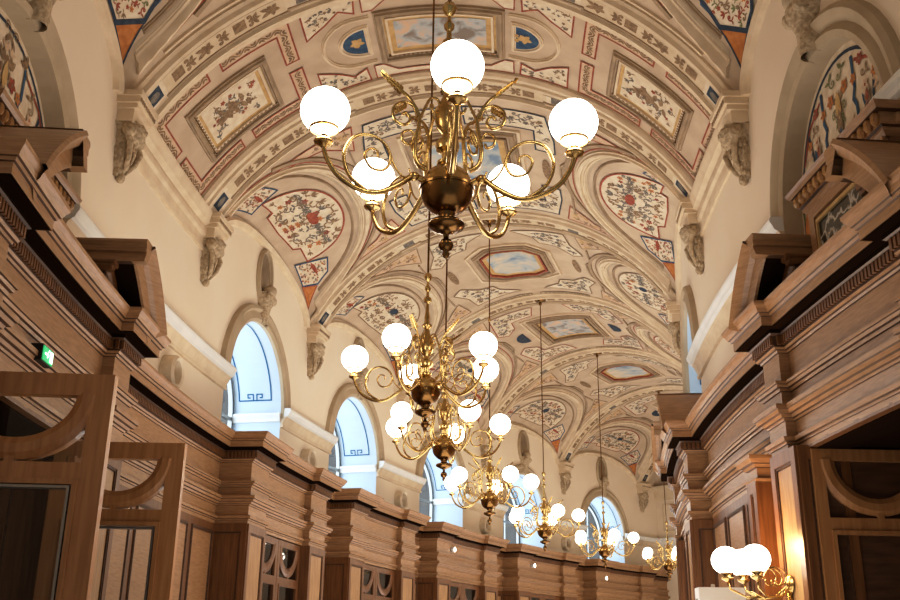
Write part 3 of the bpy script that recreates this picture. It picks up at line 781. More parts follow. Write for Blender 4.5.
def plan(mb, side, th0, path, pr, m, caps=True):
    # path: [(u, o)] o = distance of the face from the wall; pr: [(e, z)]
    K = KL if side > 0 else KR; path = dens(path, .3); of = offs(path, False); k = len(pr); vs = []
    for (u, o), (ou, oo) in zip(path, of):
        for e, z in pr: vs.append(P3(th0+(u+ou*e)/K, R+side*(HW-(o+oo*e)), z))
    n = len(path)
    dn = [a for a in range(k-1) if pr[a+1][0]-pr[a][0] > 1.1*abs(pr[a+1][1]-pr[a][1])]  # downward faces get darker oak, painting crevice shade into the mouldings
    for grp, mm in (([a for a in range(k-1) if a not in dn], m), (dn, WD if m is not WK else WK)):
        if grp: mb.add(vs, [[i*k+a, i*k+a+1, (i+1)*k+a+1, (i+1)*k+a] for i in range(n-1) for a in grp], mm)
def dentils(mb, side, th0, path, e, z0, z1, m, gap=.046):
    K = KL if side > 0 else KR; of = offs(path, False)
    pts = [(u+ou*e, o+oo*e) for (u, o), (ou, oo) in zip(path, of)]
    for a, b in zip(pts, pts[1:]):
        L = hypot(b[0]-a[0], b[1]-a[1]); n = int(L/gap)
        if n < 1: continue
        tx, ty = (b[0]-a[0])/L, (b[1]-a[1])/L
        for j in range(n):
            s = (j+.5)*L/n; w = .014; c = (a[0]+tx*s, a[1]+ty*s); vs = []
            for z in (z0, z1):
                for dx, dn in ((-w, 0), (w, 0), (w, .022), (-w, .022)):
                    u = c[0]+tx*dx-ty*dn; o = c[1]+ty*dx+tx*dn; vs.append(P3(th0+u/K, R+side*(HW-o), z))
            mb.add(vs, [[0, 1, 5, 4], [1, 2, 6, 5], [2, 3, 7, 6], [3, 0, 4, 7], [0, 1, 2, 3], [4, 5, 6, 7]], m)
def entab(root, side, th0, path, base, zlow=3.09, name='cornice'):
    ent = [p for p in ENT]; 
    if zlow < 3.09: pass
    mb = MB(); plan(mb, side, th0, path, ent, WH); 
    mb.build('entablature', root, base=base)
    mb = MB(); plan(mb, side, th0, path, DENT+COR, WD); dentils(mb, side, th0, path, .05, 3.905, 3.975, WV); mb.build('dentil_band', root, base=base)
    mb = MB(); plan(mb, side, th0, path, [(.085, 3.99), (.085, 4.018), (.165, 4.02)], WK); plan(mb, side, th0, path, CRN[1:], WH)  # corona soffit coloured near-black as painted shade
    K = KL if side > 0 else KR; pd = dens(path, .3); of = offs(pd, False); vs = []
    for (u, o), (ou, oo) in zip(pd, of): vs += [P3(th0+(u+ou*.24)/K, R+side*(HW-(o+oo*.24)), 4.2), P3(th0+(u+ou*.0)/K, R+side*(HW), 4.2)]
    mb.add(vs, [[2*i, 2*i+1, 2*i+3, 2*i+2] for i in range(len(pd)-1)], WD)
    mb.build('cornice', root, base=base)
FACE = {1: (.66, .56, .24), -1: (.38, .3, .1)}          # projection of pier, middle and recess from the wall
def pier(root, side, th0, u0, u1, base, o1, zt=3.09, lit=None):
    """fluted-panel pier: body + sunk panels on front and near side"""
    m = lit or WV
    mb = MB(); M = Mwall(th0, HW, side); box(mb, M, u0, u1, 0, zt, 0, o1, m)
    # raised frame on the front leaving a sunk panel
    for a, b, c, d in ((u0, u0+.09, .3, zt), (u1-.09, u1, .3, zt), (u0+.09, u1-.09, zt-.1, zt), (u0+.09, u1-.09, .3, .45)):
        box(mb, M, a, b, c, d, o1, o1+.022, m)
    box(mb, M, u0-.015, u1+.015, 0, .3, 0, o1+.05, m)
    mb.build('pier', root, base=base)
    mb = MB(); bar(mb, M, [(u0+.1, .46), (u1-.1, .46), (u1-.1, zt-.11), (u0+.1, zt-.11)], .018, o1, o1+.014, WD, closed=True, step=1); 
    box(mb, M, u0+.115, u1-.115, .48, zt-.13, o1, o1+.004, WP, 1)
    mb.build('pier_panel', root, base=base)
def side_panel(root, side, th0, u, o0, o1, base, zt=3.09, sgn=-1, name='side_panel'):
    mb = MB(); K = KL if side > 0 else KR
    S_ = lambda x, y, h: P3(th0+(u+sgn*h)/K, R+side*(HW-(o0+(o1-o0)*x)), y)
    w = abs(o1-o0)
    fx = lambda a: a/w
    for a, b, c, d in ((0, .07, .3, zt), (w-.07, w, .3, zt), (.07, w-.07, zt-.1, zt), (.07, w-.07, .3, .45)):
        box(mb, S_, fx(a), fx(b), c, d, 0, .02, WV)
    bar(mb, lambda x, y, h: S_(x/w, y, h), [(.08, .46), (w-.08, .46), (w-.08, zt-.11), (.08, zt-.11)], .015, 0, .012, WD, closed=True, step=2)
    mb.build(name, root, base=base)
def fretdoor(root, M, u0, u1, base, zt=3.06, h0=0., mt=None, glassm=None, full=True, name='door', fr=.09, thick=.05, edge=False):
    """glazed leaf with a hanging half-ring fret over a glass panel; M(u, v, h)"""
    m = mt or WV; w = u1-u0; mb = MB(); zl = zt-.5; h1 = h0+thick
    box(mb, M, u0, u0+fr, 0.05, zt, h0, h1, m); box(mb, M, u1-fr, u1, 0.05, zt, h0, h1, m)
    box(mb, M, u0+fr, u1-fr, zt-fr, zt, h0, h1, m); box(mb, M, u0+fr, u1-fr, zl-.09, zl, h0, h1, m); box(mb, M, u0+fr, u1-fr, .05, .35, h0, h1, m)
    cx = (u0+u1)/2; rr = min((w-2*fr)/2*.98, .42 if edge else .36); top = zt-fr+.01; rr2 = min(rr, (top-zl)*.82); n = 18
    ring = [(cx-rr*cos(pi*i/n), top-rr2*sin(pi*i/n)) for i in range(n+1)]
    bw = .055 if w < .85 else .125
    prof(mb, M, ring, [(-bw/2, h0), (-bw/2, h1-.01), (-bw*.2, h1+.008), (bw*.2, h1+.008), (bw/2, h1-.01), (bw/2, h0)], m, step=0)
    box(mb, M, cx-.025, cx+.025, zl, top-rr2, h0+.005, h1, m)
    d = mb.build(name, root, base=base)
    mb = MB()                                          # bead round the glass
    bar(mb, M, [(u0+fr+.015, .37), (u1-fr-.015, .37), (u1-fr-.015, zl-.105), (u0+fr+.015, zl-.105)], .03, h0, h1+.012, m, closed=True, step=2)
    mb.build('glazing_bead', d, base=Vector((0, 0, 0)) if False else base)
    mb = MB(); mid = (h0+h1)/2
    for a, b in ((.35, zl-.09), (zl, zt-fr)): mb.add([M(u0+fr, a, mid), M(u1-fr, a, mid), M(u1-fr, b, mid), M(u0+fr, b, mid)], [[0, 1, 2, 3]], glassm or GLD)
    mb.build('pane', d, base=base)
    if edge:
        mb = MB(); bar(mb, M, [(u0+fr+.045, .4), (u1-fr-.045, .4), (u1-fr-.045, zl-.135), (u0+fr+.045, zl-.135)], .014, mid-.012, h1+.016, MET, closed=True, step=2); mb.build('bevelled_glass_edge', d, base=base)
    return d
def cabinet(side, thc, half=2.75, label='', pw=.72, spot=False):
    K = KL if side > 0 else KR; pw = pw*K/KL; op, om, orr = FACE[side]; H = half*K
    root = empty('oak_cabinet', P3(thc, R+side*(HW-om), 0), label, 'cabinet', 'oak cabinets along the %s wall' % ('left' if side > 0 else 'right')); base = root.location.copy()
    path = [(-H, 0.02), (-H, op), (-H+pw, op), (-H+pw, om), (H-pw, om), (H-pw, op), (H, op), (H, 0.02)]
    entab(root, side, thc, path, base)
    pier(root, side, thc, -H, -H+pw, base, op); pier(root, side, thc, H-pw, H, base, op)
    side_panel(root, side, thc, -H, .0, op, base)
    M = Mwall(thc, HW, side)
    mb = MB(); box(mb, M, -H+pw, H-pw, 0, 3.09, .05, .1, WK); mb.build('back_board', root, base=base)
    mb = MB()
    for k in range(5):
        box(mb, M, -H+pw, H-pw, .6+k*.48, .63+k*.48, .1, om-.1, WD)
    mb.build('shelf', root, base=base)
    w = (2*H-2*pw)/2
    for i in range(2): fretdoor(root, M, -H+pw+i*w+.006, -H+pw+(i+1)*w-.006, base, 3.08, om-.07)
    return root
nm = ['nearest of the row, below the first bright window', 'second of the row, below the second window', 'third of the row, with a small spot on its frieze', 'fourth of the row, carrying a small bright lamp', 'farthest of the row, by the end wall']
nm[2] = 'third of the row, with a spot on its frieze'
for i in range(5):
    cabinet(1, BAYS[i+1], label='oak breakfront cabinet on left wall, '+nm[i])
# recessed panelling between the cabinets
def recess(side, a, b, idx, lab=None):
    K = KL if side > 0 else KR; c = (a+b)/2; H = (b-a)/2*K; orr = FACE[side][2]
    root = empty('wall_panelling', P3(c, R+side*(HW-orr), 0), lab, 'panelling'); base = root.location.copy()
    path = [(-H, orr), (H, orr)]; entab(root, side, c, path, base)
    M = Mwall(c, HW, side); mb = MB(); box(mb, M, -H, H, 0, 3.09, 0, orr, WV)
    n = max(1, int(round(2*H/.8))); w = 2*H/n
    mb.build('boarding', root, base=base)
    for k in range(n):
        mb = MB(); x0 = -H+k*w+.09; x1 = -H+(k+1)*w-.09
        if x1-x0 > .1:
            mould(mb, M, [(x0, .5), (x1, .5), (x1, 2.98), (x0, 2.98)], .035, .02, WD, closed=True, step=.5, h0=orr); box(mb, M, x0+.03, x1-.03, .53, 2.95, orr, orr+.008, WH); mb.build('sunk_panel', root, base=base)
pe = 2.65
recess(1, DOORC[1]+pe, BAYS[1]-2.75, 0, 'curved oak panelling between the left portal and the nearest cabinet')
for i in range(1, 5): recess(1, BAYS[i]+2.75, BAYS[i+1]-2.75, i, 'narrow recessed oak panelling between the %s and %s cabinets on the left' % (ORD[i-1], ORD[i]))
recess(1, BAYS[5]+2.75, TH1, 9, 'recessed oak panelling in the far corner by the end wall')
recess(-1, DOORC[-1]+pe+.1, 4.95, 0, 'curved oak panelling beyond the wall lamp on the right')

# ---- portals with segmental open pediments
def portal(side, thc, label, door=True, hp=2.65, face=None):
    K = KL if side > 0 else KR; op, om, orr = face or FACE[side]; H = hp*K; pw = (hp-DHW)*K
    root = empty('oak_portal', P3(thc, R+side*(HW-om), 0), label, 'doorway'); base = root.location.copy()
    bw = 1.15*K*.62
    path = [(-H, 0.02), (-H, op), (-H+bw, op), (-H+bw, om), (H-bw, om), (H-bw, op), (H, op), (H, 0.02)]
    entab(root, side, thc, path, base)
    M = Mwall(thc, HW, side)
    mb = MB(); box(mb, M, -H, H, 3.07, 3.1, 0, om, WV); box(mb, M, -DHW*K, DHW*K, 3.06, 3.072, 0, om-.06, WK)  # thin near-black sheet under the lintel paints in the doorway shade
    for k, (z, e) in enumerate(((3.1, .0), (3.14, .02), (3.18, .035))): pass
    mb.build('lintel', root, base=base)
    for s in (-1, 1):
        a, b = (-H, -H+pw) if s < 0 else (H-pw, H)
        pier(root, side, thc, a, b, base, op)
    side_panel(root, side, thc, H-pw, .0, op, base, sgn=-1); side_panel(root, side, thc, -H, .0, op, base, sgn=-1)
    # pediment halves: arcs in the wall plane
    zc, rho = (3.01 if side > 0 else 2.99), 1.99; D = op+(.28 if side > 0 else .262); u_a = 1.4*KL+.12
    PR = [(0, 0), (0, D), (-.03, D+.01), (-.06, D-.02), (-.1, D-.05), (-.12, D-.09), (-.24, D-.1), (-.245, D-.12), (-.245, D-.29), (-.3, D-.295), (-.33, D-.31), (-.36, D-.33), (-.43, D-.35), (-.46, D-.42), (-.55, D-.44), (-.6, D-.46), (-.6, 0)]
    for s in (-1, 1):
        ua, ub = 1.4*K, hp*K
        sc_ = ub/(2.65*KL)
        pts = []
        for i in range(17):
            t = i/16; u = u_a+(2.62*KL-u_a)*t; z = zc+sqrt(max(.01, rho*rho-u*u)); pts.append((s*u*sc_, z))
        if s > 0: PRs = PR; 
        else: PRs = PR
        pt = pts if s < 0 else pts
        pr = [(-w, h) if s < 0 else (w, h) for w, h in PRs]
        # orientation: left normal of the path must point up
        if s < 0: pr = [(w, h) for w, h in PRs]; pt = pts[::-1]
        seg_ = lambda i, j, m_: prof(mb, M, pt, pr[i:j], m_, step=0, caps=False)
        mb = MB(); seg_(0, 8, WH); seg_(7, 9, WK if s > 0 else WD); seg_(8, 17, WV)  # soffit strip darkened to paint shade under the arc
        mb.build('pediment_half', root, base=base)
        mb = MB(); of = offs(pt, False); k0 = 0 if s > 0 else len(pt)-1
        (x, y), (ox, oy) = pt[k0], of[k0]
        cap = [M(x+ox*w, y+oy*w, h) for w, h in pr]
        mb.add(cap, [list(range(len(cap)))], WD)
        MC = lambda a_, b_, c_: M(x+ox*b_-s*c_, y+oy*b_, a_)       # a: out from the wall, b: along the normal, c: towards the gap
        g = .13
        prof(mb, MC, [(0, 0), (D-.02, 0)], [(-.24, -.02), (-.24, g-.06), (-.13, g-.055), (-.12, g-.03), (-.07, g-.01), (-.03, g+.03), (0, g+.03), (0, -.02)], WH, step=1)
        prof(mb, MC, [(0, 0), (D-.12, 0)], [(-.242, 0), (-.242, g-.065)], WD, step=1)
        for w_, hm, d_ in ((-.275, D-.24, .1), (-.315, D-.26, .08), (-.43, D-.32, .05), (-.5, D-.36, .035), (-.6, D-.4, .02)):
            prof(mb, MC, [(0, 0), (hm, 0)], [(w_-.02, -.02), (w_-.02, d_*.6), (w_+.02, d_), (w_+.04, d_), (w_+.04, -.02)], WV, step=1)
        for j in range(int((D-.4)/.075)):
            hh = .06+j*.075; box(mb, MC, hh, hh+.04, -.42, -.36, 0, .07, WH)
        mb.build('pediment_cut_face', root, base=base)
        mb = MB()
        for j in range(14):
            i0 = int((j+.5)/14*16); x_, y_ = pt[i0]; ox_, oy_ = of[i0]
            box(mb, M, x_+ox_*-.4-.016, x_+ox_*-.4+.016, y_+oy_*-.4-.03, y_+oy_*-.4+.03, D-.34, D-.3, WD)
        mb.build('pediment_dentil', root, base=base)
    return root, base, M, K
rootL, bL, ML, KK = portal(1, DOORC[1], 'oak portal with open curved pediment at left edge, exit sign on it')
rootR, bR, MRt, KK2 = portal(-1, DOORC[-1], 'oak portal with open curved pediment at right edge, under the marble panel')
rootR2, bR2, M2, KK3 = portal(-1, 8.0, 'oak portal with dark curved pediment farther along the right wall, half hidden', hp=2.75, face=(.32, .24, .1))
# vestibules behind the two near portals
for side in (1, -1):
    c = DOORC[side]; K = KL if side > 0 else KR; M = Mwall(c, HW, side); mb = MB(); w = DHW*K
    box_ = [(-w, 0), (w, DTOP)]
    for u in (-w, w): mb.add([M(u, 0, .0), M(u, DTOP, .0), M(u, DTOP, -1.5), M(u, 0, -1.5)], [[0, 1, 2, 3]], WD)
    mb.add([M(-w, DTOP, 0), M(w, DTOP, 0), M(w, DTOP, -1.5), M(-w, DTOP, -1.5)], [[0, 1, 2, 3]], WK)  # ceiling coloured near-black for the shade inside the doorway
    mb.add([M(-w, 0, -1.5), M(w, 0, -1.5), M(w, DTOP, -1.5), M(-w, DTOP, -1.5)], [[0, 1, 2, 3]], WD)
    mb.build('wall_vestibule', kind='structure')
Mp = Mwall(-.9, HW, -1); rp = empty('wall_pilaster', P3(-.9, R-HW+.3, 0), 'slim orange-lit oak pilaster just beyond the right portal, behind the wall lamp', 'pilaster'); bp_ = rp.location.copy()
pier(rp, -1, -.9, -.13, .13, bp_, .36, zt=3.0)
mb = MB(); plan(mb, -1, -.9, [(-.13, 0), (-.13, .36), (.13, .36), (.13, 0)], [(0, 2.98), (.02, 2.985), (.025, 3.01), (0, 3.02), (0, 3.1), (.02, 3.105), (.03, 3.13), (.06, 3.135), (.08, 3.17), (.08, 3.2), (-.1, 3.21)], WH); mb.build('capital', rp, base=bp_)
# ---- door leaves, radial (standing open)
def leafdoor(side, th, qa, qb, zt, idx, lab, mt):
    K = 1; qd = -1 if qb < qa else 1
    base = P3(th, R+side*qa, 0)
    d = (P3(th, R+side*qb, 0)-base); L = d.length; ax = d.normalized(); nz_ = ax.cross(Vector((0, 0, 1)))
    if nz_.dot(P3(th-2, R, 0)-P3(th, R, 0)) < 0: nz_ = -nz_
    M = Mflat(base, ax, Vector((0, 0, 1)), nz_)
    root = empty('door_%d' % idx, base, kind='structure'); root['label'] = lab
    fretdoor(root, M, 0, L, base, zt, 0, mt, WD if side < 0 else GLS, name='leaf', fr=.125 if side > 0 else .085, thick=.075, edge=side > 0)
leafdoor(1, -5.82, 2.8, 1.78, 3.06, 1, 'near open glazed oak door leaf at far left', WL)
leafdoor(1, -2.42, 2.75, 1.78, 3.08, 2, 'second open glazed oak door leaf, behind the near one', WL)
leafdoor(-1, -3.02, 2.88, 3.8, 3.06, 3, 'glazed oak door leaf standing in the dark right doorway', WL)

# ---- marble overdoor panels
def aedicule(side, c, lab):
    K = KL if side > 0 else KR; M = Mwall(c, HW, side)
    root = empty('overdoor_panel', P3(c, R+side*(HW-.1), 4.2), lab, 'panel'); base = root.location.copy()
    w = 1.35*K; zt = 4.92 if side > 0 else 4.87
    mb = MB(); 
    o = .18
    box(mb, M, -w*.9, w*.9, 4.2, zt, 0, o, WV); 
    bar(mb, M, [(-w*.8, 4.2), (-w*.8, zt-.06), (w*.8, zt-.06), (w*.8, 4.2)], .09, o, o+.04, WH, step=.4)
    bar(mb, M, [(-w*.73, 4.2), (-w*.73, zt-.14), (w*.73, zt-.14), (w*.73, 4.2)], .03, o, o+.03, OCH, step=.4)
    mb.build('frame', root, base=base)
    mb = MB(); box(mb, M, -w*.72, w*.72, 4.2, zt-.15, o, o+.012, MRB); mb.build('marble_slab', root, base=base)
    mb = MB(); path = [(-w*.9, 0), (-w*.9, o+.03), (w*.9, o+.03), (w*.9, 0)]
    plan(mb, side, c, path, [(0, zt-.03), (.03, zt), (.03, zt+.02), (.05, zt+.03), (.05, zt+.12), (.09, zt+.125), (.11, zt+.145), (.12, zt+.17), (-.1, zt+.17)], WH)
    mb.build('cornice', root, base=base)
    mb = MB()
    n = int(1.8*w/.09)
    for j in range(n+1):
        u = -w*.92+1.84*w*j/n; blob(mb, M(u, zt+.075, o+.095), .036, .036, .05, EGG, 8)
    for s in (-1, 1):
        for j in range(2): blob(mb, M(s*(w*.9+.055), zt+.075, .05+j*.09), .034, .034, .045, WP, 8)
    for s in (-1, 1): box(mb, M, s*w*.94-.012, s*w*.94+.012, zt+.03, zt+.12, .02, o+.07, WD)
    box(mb, M, -w*.95, w*.95, zt+.03, zt+.12, o+.04, o+.075, WD)
    mb.build('egg_moulding', root, smooth=False, base=base)
aedicule(1, -3.9, 'oak framed dark marble panel above the left portal, mostly hidden')
aedicule(-1, -4.85, 'oak framed black veined marble panel between the pediment halves at right')

# ---- exit sign
M0 = Mwall(-4.4, HW-.6, 1); M = lambda u, v, h: M0(u*.62, 3.42+(v-3.44)*.62, h); mb = MB(); base = M(0, 3.42, 0)
root = empty('exit_sign', base, 'small glowing green exit sign on the left portal frieze', 'sign')
box(mb, M, -.17, .17, 3.35, 3.53, 0, .08, BLK); mb.build('housing', root, base=base)
mb = MB(); box(mb, M, -.155, .155, 3.365, 3.515, .08, .086, SGN)
fill(mb, M, [(-.12, 3.43), (-.04, 3.43), (-.04, 3.4), (.01, 3.44), (-.04, 3.48), (-.04, 3.45), (-.12, 3.45)], .09, SGW, .1)
fill(mb, M, [(.04, 3.38), (.13, 3.38), (.13, 3.5), (.04, 3.5)], .09, SGW, .1); fill(mb, M, ell(.0, 3.49, .014, .014, 8), .09, SGW, .1)
mb.build('pictogram', root, base=base)
# small spots
for th, z, lab, o in ((22.2, 3.74, 'small white spot lamp on the frieze of the third cabinet', .6), (29.7, 3.76, 'small white spot lamp on the frieze of the fourth cabinet', .6), (36.6, 3.72, 'small white spot lamp on the frieze of the farthest cabinet', .6), (20.1, 3.93, 'tiny bright lamp hanging at the cornice between third and fourth cabinets', .3)):
    if o == .3: th = 27.0; z = 4.0
    M = Mwall(th, HW, 1); b = M(0, z, o); root = empty('spot_lamp', b, lab, 'lamp', 'small spots on the cabinets'); ax = (P3(th, R, 0)-P3(th, R+1, 0)).normalized()
    mb = MB(); lathe(mb, M(0, z, FACE[1][1]-.02 if o > .5 else .2), [(.0, 0), (.03, 0), (.03, .06), (.055, .08), (.06, .16), (.0, .16)], WHT, 14, ax=ax); mb.build('housing', root, smooth=True, base=b)
    mb = MB(); lathe(mb, M(0, z, (FACE[1][1]-.02 if o > .5 else .2)+.161), [(.05, 0), (.03, .012), (0, .015)], LMP, 14, ax=ax); mb.build('lens', root, base=b)

# ================================================================== chandeliers
def spiral2(c, r0, r1, a0, a1, n=26): return [(c[0]+(r0+(r1-r0)*i/n)*cos(a0+(a1-a0)*i/n), c[1]+(r0+(r1-r0)*i/n)*sin(a0+(a1-a0)*i/n)) for i in range(n+1)]
def bez(p, n=10):
    out = []
    P = [p[0]]+list(p)+[p[-1]]
    for i in range(1, len(P)-2):
        for k in range(n):
            t = k/n; a, b, c, d = P[i-1], P[i], P[i+1], P[i+2]
            out.append(tuple(.5*((2*b[j])+(-a[j]+c[j])*t+(2*a[j]-5*b[j]+4*c[j]-d[j])*t*t+(-a[j]+3*b[j]-3*c[j]+d[j])*t**3) for j in range(2)))
    out.append(p[-1]); return out
AR, GZ, GR = .675, .32, .127
def rz(pts, az): return [Vector((r*cos(az), r*sin(az), z)) for r, z in pts]
meshes = {}
def chandelier(H):
    root = empty('brass_chandelier', (0, 0, 0), 'x', 'chandelier')
    mb = MB()
    lathe(mb, (0, 0, 0), [(0, -.385), (.012, -.38), (.02, -.36), (.012, -.345), (.03, -.335), (.04, -.315), (.034, -.29), (.014, -.275), (.014, -.25), (.05, -.235), (.09, -.215), (.098, -.2), (.09, -.185), (.05, -.175), (.035, -.16), (.045, -.14), (.05, -.125)], BRD, 28)
    mb.build('finial_drop', root, smooth=True)
    mb = MB(); R0 = .142
    lathe(mb, (0, 0, 0), [(.04, -.136)]+[(R0*sin(a), -R0*cos(a)) for a in [pi*(.1+.4*i/9) for i in range(10)]]+[(R0+.006, 0), (R0+.006, .012)], BRD, 32)
    lathe(mb, (0, 0, 0), [(R0+.006, .012), (R0, .016)]+[(R0*sin(a), -R0*cos(a)) for a in [pi*(.54+.38*i/9) for i in range(10)]]+[(.035, .14)], BRS, 32)
    mb.build('ball', root, smooth=True, auto=True)
    mb = MB()
    lathe(mb, (0, 0, 0), [(.04, .135), (.055, .15), (.055, .165), (.03, .18), (.03, .22), (.06, .235), (.065, .26), (.06, .285), (.035, .3), (.028, .33), (.06, .37), (.075, .43), (.062, .49), (.034, .55), (.022, .6), (.045, .62), (.05, .64), (.03, .66), (.025, .69), (.028, .72), (.018, .78), (.015, .86), (.035, .875), (.04, .895), (.035, .915), (.016, .93), (.013, .98), (.028, 1.0), (.03, 1.02), (.012, 1.05), (.01, 1.08), (.03, 1.1), (.042, 1.13), (.03, 1.16), (.01, 1.175), (.01, 1.19)], BRS, 20)
    mb.build('stem', root, smooth=True, auto=True)
    mb = MB(); tube(mb, [(0, 0, 1.18), (0, 0, H-.02)], .011, BRD, 8); lathe(mb, (0, 0, (1.18+H)/2), [(.011, -.03), (.022, -.02), (.022, .02), (.011, .03)], BRS, 12); mb.build('suspension_rod', root, smooth=True, auto=True)
    mb = MB(); lathe(mb, (0, 0, H), [(.01, -.14), (.03, -.12), (.035, -.09), (.02, -.07), (.03, -.05), (.11, -.035), (.13, -.01), (.13, .0)], BRD, 24); mb.build('ceiling_rose', root, smooth=True)
    for k in range(5):
        az = 2*pi*k/5
        arm = bez([(.13, .03), (.19, .045), (.27, -.02), (.38, -.085), (.48, -.085), (.59, -.03), (.655, .06), (AR, .13)], 7)
        mb = MB(); n = len(arm); tube(mb, rz(arm, az), [.017-.005*i/n for i in range(n)], BRS, 8)
        blob(mb, rz([(.185, .045)], az)[0], .03, .03, .024, BRS, 10); blob(mb, rz([(.42, -.09)], az)[0], .016, .016, .016, BRS, 8)
        a_ = mb.build('arm', root, smooth=True)
        mb = MB(); c = (.385, .13)                       # big volute standing on the arm
        p = bez([(.44, -.085), (.53, -.02), (.565, .09), (.52, .2), (.43, .235), (.35, .2), (.315, .12), (.35, .05), (.42, .05), (.455, .11), (.43, .155), (.39, .15), (.385, .115)], 6)
        n = len(p); tube(mb, rz(p, az), [.011-.005*i/n for i in range(n)], BRS, 6)
        p = bez([(.325, .17), (.29, .08), (.24, .03), (.205, .05), (.215, .085)], 6); tube(mb, rz(p, az), .006, BRS, 6)
        mb.build('volute', a_, smooth=True)
        mb = MB(); ce = rz([(AR, .12)], az)[0]
        lathe(mb, ce, [(.012, -.01), (.02, 0), (.045, .012), (.05, .022), (.045, .03), (.02, .034), (.015, .05), (.02, .06)], BRS, 18)
        for e in range(4): tube(mb, [ce+Vector((.015*cos(e*pi/2), .015*sin(e*pi/2), .055)), ce+Vector((.055*cos(e*pi/2), .055*sin(e*pi/2), .075)), ce+Vector((.06*cos(e*pi/2), .06*sin(e*pi/2), .105))], .003, BRS, 5)
        lathe(mb, ce, [(.07, .088), (.077, .09), (.077, .1), (.07, .102), (.07, .088)], BRS, 22)
        mb.build('gallery', a_, smooth=True, auto=True)
        mb = MB(); ce = rz([(AR, GZ)], az)[0]
        lathe(mb, ce, [(GR*sin(a)*1.0, -GR*cos(a)*.97) for a in [.42+(pi-.42)*i/20 for i in range(21)]], GLB, 28)
        mb.build('globe', root, smooth=True)
        # upper branch between the arms: S-scroll ending in a leaf
        a2 = az
        mb = MB(); p = bez([(.12, .1), (.17, .13), (.185, .22), (.165, .34), (.17, .42), (.22, .5), (.27, .54), (.3, .57)], 6)
        n = len(p); tube(mb, rz(p, a2), [.015-.008*i/n for i in range(n)], BRS, 6)
        p = bez([(.175, .4), (.2, .46), (.26, .47), (.31, .42), (.3, .355), (.25, .335), (.215, .37), (.235, .41), (.262, .395)], 6); tube(mb, rz(p, a2), .009, BRS, 6)
        p = bez([(.18, .27), (.21, .31), (.255, .285), (.25, .235), (.215, .225), (.205, .25)], 6); tube(mb, rz(p, a2), .008, BRS, 6)
        p = bez([(.165, .38), (.13, .47), (.1, .53), (.06, .53), (.05, .48), (.08, .45), (.1, .48)], 6); tube(mb, rz(p, a2), .008, BRS, 6)
        b_ = mb.build('scroll_branch', root, smooth=True)
        mb = MB()
        for i in range(6):
            t = i/5; cc = (.26+.1*t, .53+.075*t)
            for s in (-1, 1):
                q0 = Vector((cc[0]*cos(a2), cc[0]*sin(a2), cc[1])); dr = Vector((cos(a2), sin(a2), .75)).normalized(); sd_ = Vector((-sin(a2), cos(a2), 0))*s*(.03-.014*t)+Vector((0, 0, s*.006))
                mb.add([q0, q0+sd_+dr*.01, q0+sd_*1.1+dr*.03, q0+dr*.035], [[0, 1, 2, 3]], BRS)
                mb.add([q0, q0+Vector((0, 0, 1))*(s*.02)+dr*.012, q0+dr*.035], [[0, 1, 2]], BRS)
        tube(mb, rz([(.25, .52), (.36, .605)], a2), [.009, .004], BRS, 6)
        for i in range(5): 
            q0 = rz([(.245+.012*i, .45-.01*i)], a2)[0]; blob(mb, q0, .012, .012, .02, BRS, 6)
        mb.build('leaf_tip', b_)
    return root
CH = [(-7.47, 5), (0, -20.6), (4.79, 26.4), (12.27, 27), (19.74, 18.6), (27.2, 12), (34.69, 10)]
lab = ['largest and nearest brass chandelier with five lit globes', 'second nearest brass chandelier, its globes beside the first bright window', 'third brass chandelier, close below and behind the second', 'fourth brass chandelier from the camera, right of the third', 'fifth brass chandelier from the camera, in front of the fourth window', 'sixth brass chandelier, in front of the farthest bright window', 'farthest brass chandelier, near the end wall beside the right cabinets']
HZ = Zc(0, 0)-3.89-.05
proto = chandelier(HZ)
for i, ((th, rot), l) in enumerate(zip(CH, lab)):
    o = proto if i == 0 else dup(proto)
    tag(o, l, 'chandelier', 'brass globe chandeliers along the vault')
    p = P3(th, R, 3.89); o.location = p
    # globe facing the camera sits rot degrees to the right of the line of sight
    view = atan2(-p.y, -p.x)
    o.rotation_euler = (0, 0, -pi/2+radians(rot))

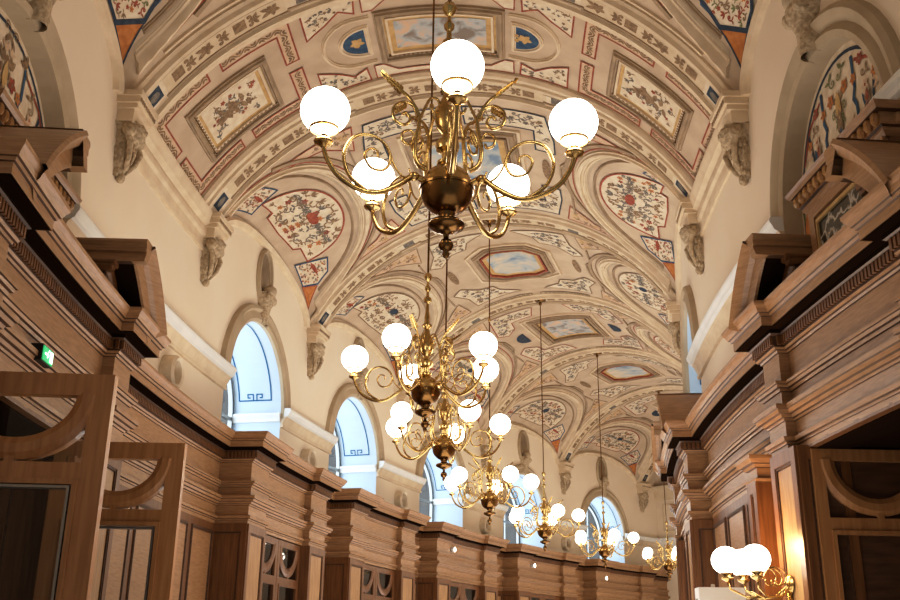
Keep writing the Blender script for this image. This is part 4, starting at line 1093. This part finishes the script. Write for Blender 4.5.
# ---- wall lamp on the right with three globes
th = -3.35; q = FACE[-1][0]
M = Mwall(-2.4, HW, -1)
base = M(0, 2.12, q+.02)
root = empty('brass_wall_lamp', base, 'brass wall lamp with three lit globes on the orange-lit pilaster at right', 'lamp')
out = (P3(-2.55, R, 2)-P3(-2.55, R-1, 2)).normalized(); along = (P3(-2, R-2, 2)-P3(-4, R-2, 2)).normalized()
def L3(a, o, z): return base+along*a+out*o+Vector((0, 0, z))
mb = MB(); lathe(mb, base, [(0, .03), (.05, .025), (.07, 0)], BRS, 20, ax=out); tube(mb, [base+out*.008+Vector((0, 0, -.2)), base+out*.008+Vector((0, 0, .05))], .022, BRS, 8); mb.build('backplate', root, base=base, smooth=True)
for k, (da, do) in enumerate(((-.17, .3), (.2, .28), (.02, .46))):
    e = L3(da, do, .02); mb = MB()
    tube(mb, [L3(0, .0, 0), L3(da*.2, do*.25, -.09), L3(da*.6, do*.7, -.1), L3(da*.95, do*.97, -.04), e], .009, BRS, 8)
    pts = [L3(da*.3+cos(a)*0, do*.35+(.11-.015*a)*cos(a), .03+(.11-.015*a)*sin(a)) for a in [i*.35 for i in range(20)]]; tube(mb, pts, .006, BRS, 6)
    a_ = mb.build('arm', root, base=base, smooth=True)
    mb = MB(); lathe(mb, e, [(.01, -.01), (.045, .012), (.048, .02), (.02, .03), (.058, .06), (.06, .075)], BRS, 18); mb.build('gallery', a_, base=base, smooth=True)
    mb = MB(); lathe(mb, e+Vector((0, 0, .145)), [(.108*sin(a), -.108*cos(a)*.95) for a in [.4+(pi-.4)*i/18 for i in range(19)]], GLB, 26); mb.build('globe', root, base=base, smooth=True)
mb = MB(); tube(mb, [L3(0, 0, -.18), L3(0, .12, -.3), L3(0, .2, -.1), L3(0, .3, -.06)], .007, BRS, 6); mb.build('brace', root, base=base, smooth=True)
# white loudspeaker box at the lower right
M = Mwall(2.3, HW-.1, -1); b = M(0, 2.0, 0); root = empty('white_box', b, 'small white wall box left of the wall lamp, at the bottom edge', 'box')
mb = MB(); box(mb, M, -.11, .11, 1.9, 2.24, 0, .45, WHT); mb.build('casing', root, base=b)
mb = MB(); lathe(mb, M(-.05, 2.24, .3), [(.02, 0), (.02, .03), (0, .035)], WHT, 12); lathe(mb, M(0, 2.12, .45), [(.02, 0), (.015, .01), (0, .01)], MET, 12, ax=(M(0, 2, 1)-M(0, 2, 0)).normalized()); mb.build('button', root, base=b)

# ================================================================== light
pl = bpy.data.lights.new('wall_lamp_glow', 'POINT'); pl.energy = 20; pl.color = (1, .55, .2); pl.shadow_soft_size = .05
po = bpy.data.objects.new('wall_lamp_glow', pl); COL.objects.link(po); po.location = L3(.25, .22, .3)
def area(th, q, z, sx, sy, e, col, up_=True):
    l = bpy.data.lights.new('hall_fill', 'AREA'); l.shape = 'RECTANGLE'; l.size = sx; l.size_y = sy; l.energy = e; l.color = col
    o = bpy.data.objects.new('hall_fill', l); COL.objects.link(o); o.location = P3(th, R+q, z); o.rotation_euler = (pi if up_ else 0, 0, -radians(th)); return o
for th, en in ((-11, 28), (-3.5, 92), (3, 110), (9.5, 125), (17, 115), (24, 110), (31, 105), (38, 105)): area(th, -.8, .8, 3.6, 3.2, en, (1, .93, .85))  # added fill lamps near the floor, out of view, to brighten the hall
w = bpy.data.worlds.new('world'); sc.world = w; w.use_nodes = True; bg = w.node_tree.nodes['Background']; bg.inputs[0].default_value = (.95, .92, .88, 1); bg.inputs[1].default_value = .2
sc.view_settings.view_transform = 'Standard'; sc.view_settings.look = 'None'; sc.view_settings.exposure = 0
sc.view_settings.use_curve_mapping = True
cv = sc.view_settings.curve_mapping; c_ = cv.curves[3]; c_.points.new(.06, .05); c_.points.new(.22, .215); c_.points.new(.55, .6); cv.update()
sc.cycles.use_denoising = True; sc.cycles.max_bounces = 6; sc.cycles.diffuse_bounces = 3; sc.cycles.glossy_bounces = 3; sc.cycles.transparent_max_bounces = 8; sc.cycles.sample_clamp_indirect = 6
